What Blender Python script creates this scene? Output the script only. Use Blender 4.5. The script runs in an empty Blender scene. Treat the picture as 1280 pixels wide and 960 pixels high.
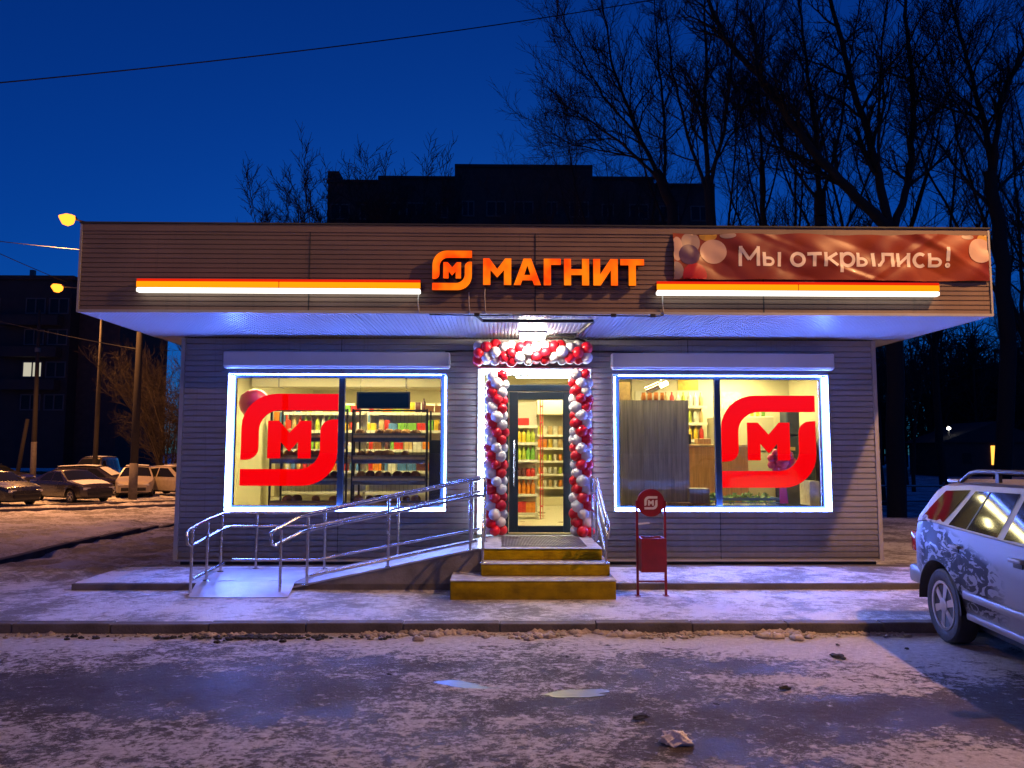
import bpy, bmesh, math, random
import numpy as np
from mathutils import Vector, Matrix
R = math.radians
PI = math.pi
scene = bpy.context.scene
COL = scene.collection

# ------------------------------------------------------------------ camera, sky, exposure
cam_d = bpy.data.cameras.new('camera')
cam_d.sensor_fit = 'HORIZONTAL'; cam_d.sensor_width = 36.0; cam_d.lens = 36.0 * 940 / 1280
cam_d.clip_start = 0.05; cam_d.clip_end = 2000
cam = bpy.data.objects.new('camera', cam_d); COL.objects.link(cam)
cam.location = (0, -11.53, 1.8); cam.rotation_euler = (R(95.0), R(-0.12), R(-0.9))
scene.camera = cam

world = bpy.data.worlds.new('World'); scene.world = world; world.use_nodes = True
wn = world.node_tree; wn.nodes.clear()
w_out = wn.nodes.new('ShaderNodeOutputWorld'); w_bg = wn.nodes.new('ShaderNodeBackground')
w_sky = wn.nodes.new('ShaderNodeTexSky'); w_sky.sky_type = 'NISHITA'; w_sky.sun_disc = False
w_sky.sun_elevation = R(5.0); w_sky.sun_rotation = R(0); w_sky.altitude = 200
w_sky.air_density = 1.0; w_sky.dust_density = 0.3; w_sky.ozone_density = 6.0
w_tint = wn.nodes.new('ShaderNodeMix'); w_tint.data_type = 'RGBA'; w_tint.blend_type = 'MULTIPLY'
w_tint.inputs[0].default_value = 1.0; w_tint.inputs[7].default_value = (0.06, 0.40, 0.97, 1)   # blue-hour colour of the whole sky
wn.links.new(w_sky.outputs[0], w_tint.inputs[6]); wn.links.new(w_tint.outputs[2], w_bg.inputs[0])
wn.links.new(w_bg.outputs[0], w_out.inputs[0]); w_bg.inputs[1].default_value = 0.10

scene.view_settings.view_transform = 'Standard'; scene.view_settings.look = 'None'
scene.view_settings.exposure = 0.0; scene.view_settings.gamma = 1.0; scene.view_settings.use_curve_mapping = False
scene.render.engine = 'CYCLES'
scene.cycles.use_denoising = True; scene.cycles.denoising_prefilter = 'ACCURATE'
scene.cycles.max_bounces = 8; scene.cycles.diffuse_bounces = 3; scene.cycles.glossy_bounces = 3
scene.cycles.transparent_max_bounces = 12; scene.cycles.transmission_bounces = 4
scene.cycles.sample_clamp_indirect = 4.0; scene.cycles.caustics_reflective = False; scene.cycles.caustics_refractive = False

# ------------------------------------------------------------------ materials
MATS = {}
def mat(name, col, rough=0.6, metal=0.0, var=0.0, vscale=6.0, bump=0.0, bscale=30.0, spec=0.5, stretch=(1, 1, 1), emit=None, estr=0.0, coat=0.0):
    m = bpy.data.materials.new(name); m.use_nodes = True; MATS[name] = m
    nt = m.node_tree; b = nt.nodes['Principled BSDF']
    b.inputs['Base Color'].default_value = (*col, 1); b.inputs['Roughness'].default_value = rough
    b.inputs['Metallic'].default_value = metal; b.inputs['Specular IOR Level'].default_value = spec
    b.inputs['Coat Weight'].default_value = coat; b.inputs['Coat Roughness'].default_value = 0.08
    if emit:
        b.inputs['Emission Color'].default_value = (*emit, 1); b.inputs['Emission Strength'].default_value = estr
    if var or bump:
        tc = nt.nodes.new('ShaderNodeTexCoord'); mp = nt.nodes.new('ShaderNodeMapping'); mp.inputs['Scale'].default_value = stretch
        nt.links.new(tc.outputs['Object'], mp.inputs[0])
    if var:
        n = nt.nodes.new('ShaderNodeTexNoise'); n.inputs['Scale'].default_value = vscale; n.inputs['Detail'].default_value = 6
        nt.links.new(mp.outputs[0], n.inputs['Vector'])
        r = nt.nodes.new('ShaderNodeMapRange'); r.inputs[1].default_value = 0.3; r.inputs[2].default_value = 0.7
        r.inputs[3].default_value = 1 - var; r.inputs[4].default_value = 1 + var * 0.6
        nt.links.new(n.outputs[0], r.inputs[0])
        mx = nt.nodes.new('ShaderNodeMix'); mx.data_type = 'RGBA'; mx.blend_type = 'MULTIPLY'; mx.inputs[0].default_value = 1
        mx.inputs[6].default_value = (*col, 1); nt.links.new(r.outputs[0], mx.inputs[7]); nt.links.new(mx.outputs[2], b.inputs['Base Color'])
        r2 = nt.nodes.new('ShaderNodeMapRange'); r2.inputs[3].default_value = max(0.03, rough - 0.12); r2.inputs[4].default_value = min(1, rough + 0.12)
        nt.links.new(n.outputs[0], r2.inputs[0]); nt.links.new(r2.outputs[0], b.inputs['Roughness'])
    if bump:
        n2 = nt.nodes.new('ShaderNodeTexNoise'); n2.inputs['Scale'].default_value = bscale; n2.inputs['Detail'].default_value = 5
        nt.links.new(mp.outputs[0], n2.inputs['Vector'])
        bp = nt.nodes.new('ShaderNodeBump'); bp.inputs['Strength'].default_value = bump; bp.inputs['Distance'].default_value = 0.02
        nt.links.new(n2.outputs[0], bp.inputs['Height']); nt.links.new(bp.outputs[0], b.inputs['Normal'])
    return m
def emitter(name, col, s):
    m = bpy.data.materials.new(name); m.use_nodes = True; MATS[name] = m
    nt = m.node_tree; nt.nodes.clear(); o = nt.nodes.new('ShaderNodeOutputMaterial'); e = nt.nodes.new('ShaderNodeEmission')
    e.inputs[0].default_value = (*col, 1); e.inputs[1].default_value = s; nt.links.new(e.outputs[0], o.inputs[0]); return m
def glass(name, tint=(1, 1, 1), refl=1.0, rough=0.0):
    m = bpy.data.materials.new(name); m.use_nodes = True; MATS[name] = m
    nt = m.node_tree; nt.nodes.clear(); o = nt.nodes.new('ShaderNodeOutputMaterial')
    t = nt.nodes.new('ShaderNodeBsdfTransparent'); t.inputs[0].default_value = (*tint, 1)
    g = nt.nodes.new('ShaderNodeBsdfGlossy'); g.inputs['Roughness'].default_value = rough
    f = nt.nodes.new('ShaderNodeFresnel'); f.inputs[0].default_value = 1.5
    mu = nt.nodes.new('ShaderNodeMath'); mu.operation = 'MULTIPLY'; mu.inputs[1].default_value = refl; mu.use_clamp = True
    nt.links.new(f.outputs[0], mu.inputs[0]); mx = nt.nodes.new('ShaderNodeMixShader')
    nt.links.new(mu.outputs[0], mx.inputs[0]); nt.links.new(t.outputs[0], mx.inputs[1]); nt.links.new(g.outputs[0], mx.inputs[2])
    nt.links.new(mx.outputs[0], o.inputs[0]); return m

def nd(nt, typ, **kw):
    n = nt.nodes.new(typ)
    for k, v in kw.items():
        if k.startswith('i'): n.inputs[int(k[1:])].default_value = v
        else: setattr(n, k, v)
    return n
def noise(nt, vec, scale, detail=6, rough=0.55, dist=0.0):
    n = nt.nodes.new('ShaderNodeTexNoise'); n.inputs['Scale'].default_value = scale; n.inputs['Detail'].default_value = detail
    n.inputs['Roughness'].default_value = rough; n.inputs['Distortion'].default_value = dist
    nt.links.new(vec, n.inputs['Vector']); return n.outputs[0]
def mrange(nt, v, a, b, c=0.0, d=1.0):
    n = nt.nodes.new('ShaderNodeMapRange'); n.inputs[1].default_value = a; n.inputs[2].default_value = b
    n.inputs[3].default_value = c; n.inputs[4].default_value = d; nt.links.new(v, n.inputs[0]); return n.outputs[0]
def math2(nt, op, a, b):
    n = nt.nodes.new('ShaderNodeMath'); n.operation = op
    for i, v in enumerate((a, b)):
        if isinstance(v, (int, float)): n.inputs[i].default_value = v
        else: nt.links.new(v, n.inputs[i])
    return n.outputs[0]
def mixc(nt, f, a, b):
    n = nt.nodes.new('ShaderNodeMix'); n.data_type = 'RGBA'
    if isinstance(f, (int, float)): n.inputs[0].default_value = f
    else: nt.links.new(f, n.inputs[0])
    for i, v in ((6, a), (7, b)):
        if isinstance(v, tuple): n.inputs[i].default_value = (*v, 1)
        else: nt.links.new(v, n.inputs[i])
    return n.outputs[2]
def coords(nt, scale=(1, 1, 1), rot=(0, 0, 0)):
    tc = nt.nodes.new('ShaderNodeTexCoord'); mp = nt.nodes.new('ShaderNodeMapping')
    mp.inputs['Scale'].default_value = scale; mp.inputs['Rotation'].default_value = rot
    nt.links.new(tc.outputs['Object'], mp.inputs[0]); return mp.outputs[0]
def bumpn(nt, h, strength, dist, b):
    n = nt.nodes.new('ShaderNodeBump'); n.inputs['Strength'].default_value = strength; n.inputs['Distance'].default_value = dist
    nt.links.new(h, n.inputs['Height']); nt.links.new(n.outputs[0], b.inputs['Normal'])

def mat_snow():
    m = mat('snow', (0.7, 0.7, 0.72), 0.7); nt = m.node_tree; b = nt.nodes['Principled BSDF']
    v = coords(nt); vs = coords(nt, (0.85, 1.0, 1), (0, 0, 0.06))
    a = noise(nt, v, 0.9, 8, 0.65); fine = noise(nt, vs, 7, 12, 0.85, 0.6); tiny = noise(nt, v, 38, 4, 0.7)
    d = math2(nt, 'ADD', math2(nt, 'MULTIPLY', a, 0.5), math2(nt, 'MULTIPLY', fine, 0.6))
    f = mrange(nt, d, 0.50, 0.585)
    c = mixc(nt, f, (0.25, 0.235, 0.23), (0.88, 0.88, 0.90))
    dirt = mrange(nt, tiny, 0.62, 0.68)
    c = mixc(nt, math2(nt, 'MULTIPLY', dirt, 0.5), c, (0.06, 0.055, 0.05))
    tc = nt.nodes.new('ShaderNodeTexCoord'); sp = nt.nodes.new('ShaderNodeSeparateXYZ'); nt.links.new(tc.outputs['Object'], sp.inputs[0])
    soil = math2(nt, 'MULTIPLY', math2(nt, 'MULTIPLY', mrange(nt, sp.outputs[0], -8.6, -7.0), mrange(nt, sp.outputs[0], -5.0, -4.4, 1, 0)), mrange(nt, sp.outputs[1], -1.2, 0.2))
    soil = math2(nt, 'MULTIPLY', soil, mrange(nt, math2(nt, 'ADD', a, math2(nt, 'MULTIPLY', fine, 0.6)), 0.74, 0.88, 0.80, 0.10))
    c = mixc(nt, soil, c, (0.10, 0.075, 0.06))
    nt.links.new(c, b.inputs['Base Color']); nt.links.new(mrange(nt, fine, 0.3, 0.7, 0.35, 0.75), b.inputs['Roughness'])
    bumpn(nt, math2(nt, 'ADD', fine, math2(nt, 'MULTIPLY', a, 1.5)), 1.0, 0.06, b)
    return m
def mat_road():
    m = mat('icy_road', (0.05, 0.05, 0.05), 0.5); nt = m.node_tree; b = nt.nodes['Principled BSDF']
    v = coords(nt); vs = coords(nt, (0.75, 0.9, 1), (0, 0, -0.06))
    big = noise(nt, coords(nt, (0.30, 0.85, 1), (0, 0, -0.05)), 1.3, 3, 0.5, 0.4)
    mid = noise(nt, vs, 4.6, 14, 0.84, 0.8); fine = noise(nt, coords(nt, (0.8, 1.0, 1), (0, 0, -0.1)), 19, 10, 0.85); grit = noise(nt, v, 170, 3)
    tc = nt.nodes.new('ShaderNodeTexCoord'); sp = nt.nodes.new('ShaderNodeSeparateXYZ'); nt.links.new(tc.outputs['Object'], sp.inputs[0])
    x, y = sp.outputs[0], sp.outputs[1]
    # trodden snow lies along the kerb, at the parking place and again beyond the wheel track (metres)
    k1 = mrange(nt, y, -4.7, -3.8, 0.0, 0.20); k2 = mrange(nt, y, -6.1, -7.1, 0.0, 0.13)
    kk = math2(nt, 'MULTIPLY', math2(nt, 'MULTIPLY', mrange(nt, x, 0.6, 2.6), mrange(nt, y, -5.7, -4.9)), 0.11)
    bias = math2(nt, 'ADD', math2(nt, 'ADD', k1, k2), math2(nt, 'ADD', kk, math2(nt, 'MULTIPLY', math2(nt, 'SUBTRACT', big, 0.5), 0.55)))
    s = math2(nt, 'ADD', math2(nt, 'ADD', mid, math2(nt, 'MULTIPLY', math2(nt, 'SUBTRACT', fine, 0.5), 0.95)), bias)
    f = mrange(nt, s, 0.55, 0.59)
    fleck = mrange(nt, math2(nt, 'ADD', noise(nt, coords(nt, (0.7, 0.9, 1), (0, 0, 0.15)), 6.5, 12, 0.88, 0.9), math2(nt, 'MULTIPLY', bias, 0.25)), 0.565, 0.595)
    f = math2(nt, 'MAXIMUM', f, math2(nt, 'MULTIPLY', fleck, 0.8))
    film = mrange(nt, s, 0.40, 0.54, 0.0, 0.22)
    asph = mixc(nt, mrange(nt, grit, 0.35, 0.65), (0.035, 0.029, 0.027), (0.115, 0.098, 0.092))
    asph = mixc(nt, film, asph, (0.26, 0.24, 0.25))
    snow = mixc(nt, mrange(nt, fine, 0.35, 0.65), (0.42, 0.40, 0.41), (0.82, 0.80, 0.82))
    nt.links.new(mixc(nt, f, asph, snow), b.inputs['Base Color'])
    wet = mrange(nt, noise(nt, vs, 2.2, 4), 0.4, 0.62, 0.5, 0.78)
    rg = nt.nodes.new('ShaderNodeMix'); nt.links.new(f, rg.inputs[0]); nt.links.new(wet, rg.inputs[2]); rg.inputs[3].default_value = 0.75
    nt.links.new(rg.outputs[0], b.inputs['Roughness']); b.inputs['Specular IOR Level'].default_value = 0.22
    h = math2(nt, 'ADD', math2(nt, 'MULTIPLY', f, 0.5), math2(nt, 'ADD', math2(nt, 'MULTIPLY', mid, 0.9), math2(nt, 'MULTIPLY', fine, 0.6)))
    bumpn(nt, h, 1.0, 0.045, b)
    return m
mat_snow(); mat_road()
mat('snow_clean', (0.74, 0.74, 0.76), 0.75, var=0.12, vscale=5, bump=0.5, bscale=14)
mat('snow_dirty', (0.44, 0.38, 0.33), 0.7, var=0.5, vscale=5, bump=0.8, bscale=30)
mat('dirt_clod', (0.035, 0.032, 0.03), 0.8, var=0.4, bump=0.8, bscale=30)
mat('concrete', (0.21, 0.20, 0.19), 0.8, var=0.35, vscale=4, bump=0.35, bscale=45)
mat('kerb_concrete', (0.13, 0.115, 0.105), 0.85, var=0.4, vscale=3, bump=0.5, bscale=35)
mat('siding', (0.30, 0.295, 0.30), 0.5, var=0.12, vscale=1.6, stretch=(1, 1, 2.5))
mat('fascia_siding', (0.225, 0.155, 0.115), 0.5, var=0.22, vscale=1.3, stretch=(1, 1, 1.6))
mat('trim', (0.40, 0.39, 0.39), 0.45, var=0.12, vscale=3)
mat('soffit', (0.38, 0.39, 0.44), 0.4, var=0.06, vscale=2)
mat('plinth', (0.10, 0.095, 0.095), 0.8, var=0.3, bump=0.3)
mat('dark_frame', (0.018, 0.028, 0.034), 0.35, var=0.15, vscale=5)
mat('white_box', (0.66, 0.66, 0.69), 0.4, var=0.05, vscale=3)
mat('stainless', (0.62, 0.62, 0.64), 0.24, metal=1.0, var=0.1, vscale=12)
mat('yellow_paint', (0.62, 0.42, 0.0), 0.75, spec=0.15, var=0.45, vscale=5, bump=0.35, bscale=40, stretch=(1, 1, 2))
mat('tread', (0.45, 0.44, 0.43), 0.75, var=0.35, vscale=9, bump=0.4, bscale=60)
mat('grating', (0.40, 0.40, 0.42), 0.45, metal=0.6, var=0.3, vscale=9)
mat('ramp_sheet', (0.50, 0.51, 0.54), 0.45, metal=0.3, var=0.25, vscale=4, bump=0.2, bscale=60)
mat('red_steel', (0.24, 0.007, 0.013), 0.38, var=0.25, vscale=6)
mat('white_paint', (0.70, 0.66, 0.64), 0.5, var=0.08)
mat('black_rubber', (0.015, 0.015, 0.016), 0.6, var=0.3, bump=0.2)
mat('black_metal', (0.02, 0.02, 0.022), 0.45, var=0.2)
mat('cable', (0.012, 0.012, 0.013), 0.6)
mat('balloon_red', (0.82, 0.008, 0.022), 0.36, coat=0.25)
mat('balloon_white', (0.88, 0.85, 0.86), 0.38, coat=0.25)
mat('sign_side', (0.16, 0.008, 0.008), 0.4)
mat('bark', (0.022, 0.018, 0.016), 0.9, var=0.3, vscale=8)
mat('twig', (0.022, 0.018, 0.016), 0.9)
mat('shrub_bark', (0.032, 0.021, 0.015), 0.9, var=0.3)
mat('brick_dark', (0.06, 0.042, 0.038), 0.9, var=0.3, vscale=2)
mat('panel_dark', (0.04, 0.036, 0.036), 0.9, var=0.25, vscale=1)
mat('window_dark', (0.012, 0.013, 0.016), 0.3, spec=0.2)
mat('window_frame', (0.09, 0.085, 0.085), 0.6)
mat('pole_concrete', (0.03, 0.025, 0.022), 0.85, var=0.25, bump=0.3)
mat('pole_lit', (0.16, 0.14, 0.12), 0.85, var=0.3)  # lamplight on the lower poles, put into a paler colour
mat('lamp_metal', (0.12, 0.12, 0.12), 0.5, metal=0.5)
mat('cream_wall', (0.70, 0.64, 0.42), 0.7, var=0.06)
mat('shop_floor', (0.50, 0.44, 0.30), 0.3, var=0.15, vscale=2)
mat('shelf_white', (0.70, 0.66, 0.52), 0.5)
mat('shelf_red', (0.45, 0.02, 0.02), 0.5)
mat('fridge_side', (0.62, 0.56, 0.36), 0.5)
mat('navy', (0.02, 0.025, 0.05), 0.5, var=0.2)
mat('screen', (0.006, 0.010, 0.025), 0.15)
mat('basket_dark', (0.12, 0.105, 0.08), 0.35, var=0.3)
mat('bread', (0.55, 0.27, 0.09), 0.7, var=0.45, vscale=14, bump=0.4)
mat('bread_dark', (0.26, 0.11, 0.04), 0.7, var=0.45, vscale=14, bump=0.4)
mat('orange_wood', (0.50, 0.27, 0.10), 0.5, var=0.35, vscale=5, stretch=(6, 6, 0.4))
mat('blue_plastic', (0.10, 0.20, 0.42), 0.4)
mat('greens', (0.10, 0.22, 0.05), 0.6, var=0.4, vscale=20)
mat('pink_film', (0.55, 0.03, 0.13), 0.3)
for k, c in dict(red=(0.55, 0.03, 0.015), yellow=(0.75, 0.50, 0.03), green=(0.18, 0.40, 0.05), orange=(0.75, 0.24, 0.015), lime=(0.50, 0.58, 0.06), white=(0.72, 0.68, 0.55), brown=(0.20, 0.08, 0.03), blue=(0.08, 0.20, 0.42), dark=(0.10, 0.03, 0.03), tan=(0.55, 0.38, 0.16)).items():
    mat('pack_' + k, c, 0.35, var=0.22, vscale=16)
def mat_wood():
    m = mat('grey_wood', (0.16, 0.125, 0.09), 0.5); nt = m.node_tree; b = nt.nodes['Principled BSDF']
    a = noise(nt, coords(nt, (9, 9, 0.5)), 2.2, 8, 0.65, 0.3); c = noise(nt, coords(nt, (40, 40, 1.2)), 2, 4)
    nt.links.new(mixc(nt, mrange(nt, math2(nt, 'ADD', math2(nt, 'MULTIPLY', a, 0.7), math2(nt, 'MULTIPLY', c, 0.3)), 0.36, 0.64), (0.20, 0.17, 0.13), (0.48, 0.41, 0.30)), b.inputs['Base Color'])
def grime(name, col, z0, z1, amt):
    m = MATS[name]; nt = m.node_tree; b = nt.nodes['Principled BSDF']
    tc = nt.nodes.new('ShaderNodeTexCoord'); sp = nt.nodes.new('ShaderNodeSeparateXYZ'); nt.links.new(tc.outputs['Object'], sp.inputs[0])
    n = noise(nt, coords(nt, (3, 3, 1)), 2.2, 8, 0.7, 0.3); st = noise(nt, coords(nt, (9, 9, 0.35)), 2.0, 5, 0.6)
    sp_z = math2(nt, 'ADD', sp.outputs[2], math2(nt, 'MULTIPLY', n, -0.7))
    f = math2(nt, 'MULTIPLY', mrange(nt, sp_z, z0, z1, 1.0, 0.0), amt)
    g = math2(nt, 'MAXIMUM', f, math2(nt, 'MULTIPLY', mrange(nt, st, 0.58, 0.72), 0.35))
    src = b.inputs['Base Color'].links[0].from_socket
    nt.links.new(mixc(nt, g, src, col), b.inputs['Base Color'])
grime('siding', (0.11, 0.095, 0.08), -0.15, 0.45, 0.75)
grime('fascia_siding', (0.09, 0.075, 0.065), -5.0, -4.0, 0.0)
grime('yellow_paint', (0.10, 0.06, 0.01), -0.35, 0.25, 0.6)
mat_wood()
glass('shop_glass', (0.97, 0.98, 0.96), 0.9)
mat('car_glass', (0.012, 0.013, 0.015), 0.06, spec=0.22)
mat('paint_silver', (0.26, 0.255, 0.26), 0.42, metal=0.4, coat=0.2, var=0.10, vscale=3)
mat('paint_dark', (0.03, 0.022, 0.02), 0.3, coat=0.6, var=0.2)
mat('paint_black', (0.012, 0.012, 0.013), 0.25, coat=0.6, var=0.2)
mat('paint_beige', (0.42, 0.36, 0.27), 0.35, coat=0.5, var=0.15)
mat('paint_white', (0.60, 0.57, 0.52), 0.35, coat=0.5, var=0.1)
mat('lens_red', (0.40, 0.01, 0.015), 0.15, coat=0.5)
mat('lens_clear', (0.55, 0.55, 0.55), 0.12, coat=0.5)
mat('rim', (0.50, 0.50, 0.52), 0.3, metal=0.8)
mat('plastic_bag', (0.80, 0.76, 0.76), 0.5, bump=0.3, bscale=12)
def mat_decal():
    # silver paint carrying an abstract dark flame-like airbrush print on the rear quarter
    m = mat('paint_printed', (0.25, 0.245, 0.25), 0.45, metal=0.4, coat=0.0, spec=0.3); nt = m.node_tree; b = nt.nodes['Principled BSDF']
    tc = nt.nodes.new('ShaderNodeTexCoord'); sp = nt.nodes.new('ShaderNodeSeparateXYZ'); nt.links.new(tc.outputs['Object'], sp.inputs[0])
    x, z = sp.outputs[0], sp.outputs[2]
    n1 = noise(nt, coords(nt, (2.6, 1, 5.6), (0, 0.7, 0)), 1.5, 4, 0.5, 2.2)
    n2 = noise(nt, coords(nt, (1.4, 1, 1.4)), 2.6, 3, 0.5, 0.6)
    line = math2(nt, 'ABSOLUTE', math2(nt, 'SUBTRACT', n1, 0.5), 0.0)
    ink1 = mrange(nt, line, 0.03, 0.055, 1.0, 0.0)
    ink2 = mrange(nt, math2(nt, 'ADD', n1, math2(nt, 'MULTIPLY', n2, 0.7)), 0.82, 0.87)
    ink = math2(nt, 'MAXIMUM', ink1, ink2)
    mx = math2(nt, 'MULTIPLY', mrange(nt, x, -0.62, -0.40), mrange(nt, math2(nt, 'ADD', x, math2(nt, 'MULTIPLY', n2, 0.5)), 1.22, 1.45, 1, 0))
    mz = math2(nt, 'MULTIPLY', mrange(nt, z, 0.36, 0.46), mrange(nt, math2(nt, 'ADD', z, math2(nt, 'MULTIPLY', x, 0.25)), 1.12, 1.20, 1, 0))
    f = math2(nt, 'MULTIPLY', math2(nt, 'MULTIPLY', mx, mz), math2(nt, 'MULTIPLY', ink, 0.92))
    nt.links.new(mixc(nt, f, (0.25, 0.245, 0.25), (0.006, 0.006, 0.010)), b.inputs['Base Color'])
    nt.links.new(mrange(nt, f, 0, 1, 0.4, 0.0), b.inputs['Metallic']); nt.links.new(mrange(nt, f, 0, 1, 0.3, 0.08), b.inputs['Specular IOR Level'])
mat_decal()
emitter('led_blue', (0.10, 0.20, 1.0), 190.0)
emitter('led_door', (0.62, 0.80, 1.0), 34.0)
emitter('bar_white', (1.0, 0.96, 0.84), 2.4)
emitter('bar_orange', (1.0, 0.27, 0.003), 1.5)
emitter('bar_red', (0.85, 0.02, 0.004), 1.0)
emitter('emblem_red', (1.0, 0.0008, 0.0008), 1.05)
emitter('sodium', (1.0, 0.28, 0.022), 3.2)
emitter('soffit_lamp', (1.0, 0.84, 0.62), 190.0)
emitter('ceiling_panel', (1.0, 0.84, 0.40), 80.0)
emitter('lit_window', (1.0, 0.93, 0.72), 0.55)
emitter('far_white', (1.0, 0.95, 0.85), 6.0)
emitter('far_orange', (1.0, 0.42, 0.06), 2.2)
def mat_letter():
    m = bpy.data.materials.new('letter_orange'); m.use_nodes = True; MATS['letter_orange'] = m; nt = m.node_tree; nt.nodes.clear()
    o = nt.nodes.new('ShaderNodeOutputMaterial'); e = nt.nodes.new('ShaderNodeEmission')
    n = noise(nt, coords(nt), 3.5, 2)
    nt.links.new(mixc(nt, mrange(nt, n, 0.35, 0.65), (1.0, 0.055, 0.003), (1.0, 0.19, 0.005)), e.inputs[0]); e.inputs[1].default_value = 1.3
    nt.links.new(e.outputs[0], o.inputs[0])
mat_letter()
def mat_banner():
    m = mat('banner_film', (0.40, 0.05, 0.01), 0.42, coat=0.12); nt = m.node_tree; b = nt.nodes['Principled BSDF']
    n = noise(nt, coords(nt, (1, 1, 1)), 1.2, 3)
    nt.links.new(mixc(nt, mrange(nt, n, 0.35, 0.65), (0.16, 0.012, 0.007), (0.31, 0.056, 0.005)), b.inputs['Base Color'])
mat_banner()

# ------------------------------------------------------------------ mesh helpers
class MB:
    def __init__(s): s.v = []; s.f = []
    def add(s, vs, fs):
        o = len(s.v); s.v += [tuple(p) for p in vs]; s.f += [tuple(i + o for i in f) for f in fs]; return s
    def box(s, x0, x1, y0, y1, z0, z1):
        return s.add([(x0, y0, z0), (x1, y0, z0), (x1, y1, z0), (x0, y1, z0), (x0, y0, z1), (x1, y0, z1), (x1, y1, z1), (x0, y1, z1)],
                     [(0, 3, 2, 1), (4, 5, 6, 7), (0, 1, 5, 4), (1, 2, 6, 5), (2, 3, 7, 6), (3, 0, 4, 7)])
    def bbox(s, x0, x1, y0, y1, z0, z1, b=0.01):
        # box with chamfered edges
        bm = bmesh.new(); bmesh.ops.create_cube(bm, size=1)
        for v in bm.verts: v.co = Vector((x0 + (v.co.x + .5) * (x1 - x0), y0 + (v.co.y + .5) * (y1 - y0), z0 + (v.co.z + .5) * (z1 - z0)))
        bmesh.ops.bevel(bm, geom=list(bm.edges), offset=b, segments=2, affect='EDGES', profile=0.5)
        bm.verts.index_update(); s.add([v.co for v in bm.verts], [[v.index for v in f.verts] for f in bm.faces]); bm.free(); return s
    def tube(s, pts, r, n=8, caps=True):
        pts = [Vector(p) for p in pts]; rs = r if isinstance(r, (list, tuple)) else [r] * len(pts)
        o = len(s.v); ref = None
        for i, p in enumerate(pts):
            d = (pts[min(i + 1, len(pts) - 1)] - pts[max(i - 1, 0)]).normalized()
            if ref is None: ref = d.orthogonal().normalized()
            ref = (ref - d * ref.dot(d)).normalized(); b = d.cross(ref)
            for k in range(n):
                a = 2 * PI * k / n; s.v.append(tuple(p + (ref * math.cos(a) + b * math.sin(a)) * rs[i]))
        for i in range(len(pts) - 1):
            for k in range(n):
                a, b2 = o + i * n + k, o + i * n + (k + 1) % n
                s.f.append((a, b2, b2 + n, a + n))
        if caps:
            s.f.append(tuple(o + k for k in range(n))[::-1]); e = o + (len(pts) - 1) * n; s.f.append(tuple(e + k for k in range(n)))
        return s
    def lathe(s, prof, n=12, c=(0, 0, 0), axis='z'):
        o = len(s.v)
        for (r, h) in prof:
            for k in range(n):
                a = 2 * PI * k / n; u, w = r * math.cos(a), r * math.sin(a)
                p = (u, w, h) if axis == 'z' else ((u, h, w) if axis == 'y' else (h, u, w))
                s.v.append((c[0] + p[0], c[1] + p[1], c[2] + p[2]))
        for i in range(len(prof) - 1):
            for k in range(n):
                a, b = o + i * n + k, o + i * n + (k + 1) % n; s.f.append((a, b, b + n, a + n))
        s.f.append(tuple(o + k for k in range(n))[::-1]); e = o + (len(prof) - 1) * n; s.f.append(tuple(e + k for k in range(n)))
        return s
    def prism(s, poly, y0, y1, plane='xz'):
        # polygon in x,z extruded along y (or xy along z)
        n = len(poly); o = len(s.v)
        for yy in (y0, y1):
            for (a, b) in poly: s.v.append((a, yy, b) if plane == 'xz' else (a, b, yy))
        s.f.append(tuple(o + i for i in range(n))); s.f.append(tuple(o + n + i for i in range(n))[::-1])
        for i in range(n):
            j = (i + 1) % n; s.f.append((o + i, o + n + i, o + n + j, o + j))
        return s
    def sheet(s, prof, e0, e1, along='x'):
        # open profile extruded; prof points are (y,z) for along x, (x,z) for along y
        o = len(s.v); n = len(prof)
        for e in (e0, e1):
            for (a, b) in prof: s.v.append((e, a, b) if along == 'x' else (a, e, b))
        for i in range(n - 1): s.f.append((o + i, o + i + 1, o + n + i + 1, o + n + i))
        return s
    def build(s, name, m, parent=None, smooth=False, mats=None):
        off = Vector(parent.location) if (parent is not None and parent.get('_w')) else None
        me = bpy.data.meshes.new(name)
        vs = s.v if off is None else [(p[0] - off.x, p[1] - off.y, p[2] - off.z) for p in s.v]
        me.from_pydata(vs, [], s.f); me.validate(clean_customdata=False)
        bm = bmesh.new(); bm.from_mesh(me); bmesh.ops.recalc_face_normals(bm, faces=bm.faces); bm.to_mesh(me); bm.free()
        return link(name, me, m, parent, smooth)
def link(name, me, m=None, parent=None, smooth=False):
    if m: me.materials.clear(); me.materials.append(MATS[m])
    if smooth:
        for p in me.polygons: p.use_smooth = True
        if smooth is not True: me.set_sharp_from_angle(angle=R(smooth))
    o = bpy.data.objects.new(name, me); COL.objects.link(o)
    if parent is not None: o.parent = parent
    return o
def sub(o, root):
    # a sub-part built in world coordinates: same offset as its thing
    o['_w'] = True; return o
def thing(name, label, cat, loc=(0, 0, 0), rz=0.0, group=None, worldly=True):
    # an Empty at the thing's base; parts of it are given in world coordinates when worldly
    o = bpy.data.objects.new(name, None); COL.objects.link(o); o.location = loc; o.rotation_euler = (0, 0, rz); o.empty_display_size = 0.2
    tag(o, label, cat, group)
    if worldly: o['_w'] = True
    return o
def tag(o, label, cat=None, group=None, kind=None):
    if label: o['label'] = label
    if cat: o['category'] = cat
    if group: o['group'] = group
    if kind: o['kind'] = kind
    return o
def copy_tree(o, parent=None, m=None):
    c = o.copy(); COL.objects.link(c); c.parent = parent
    for ch in [k for k in o.children]: copy_tree(ch, c)
    return c
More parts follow.
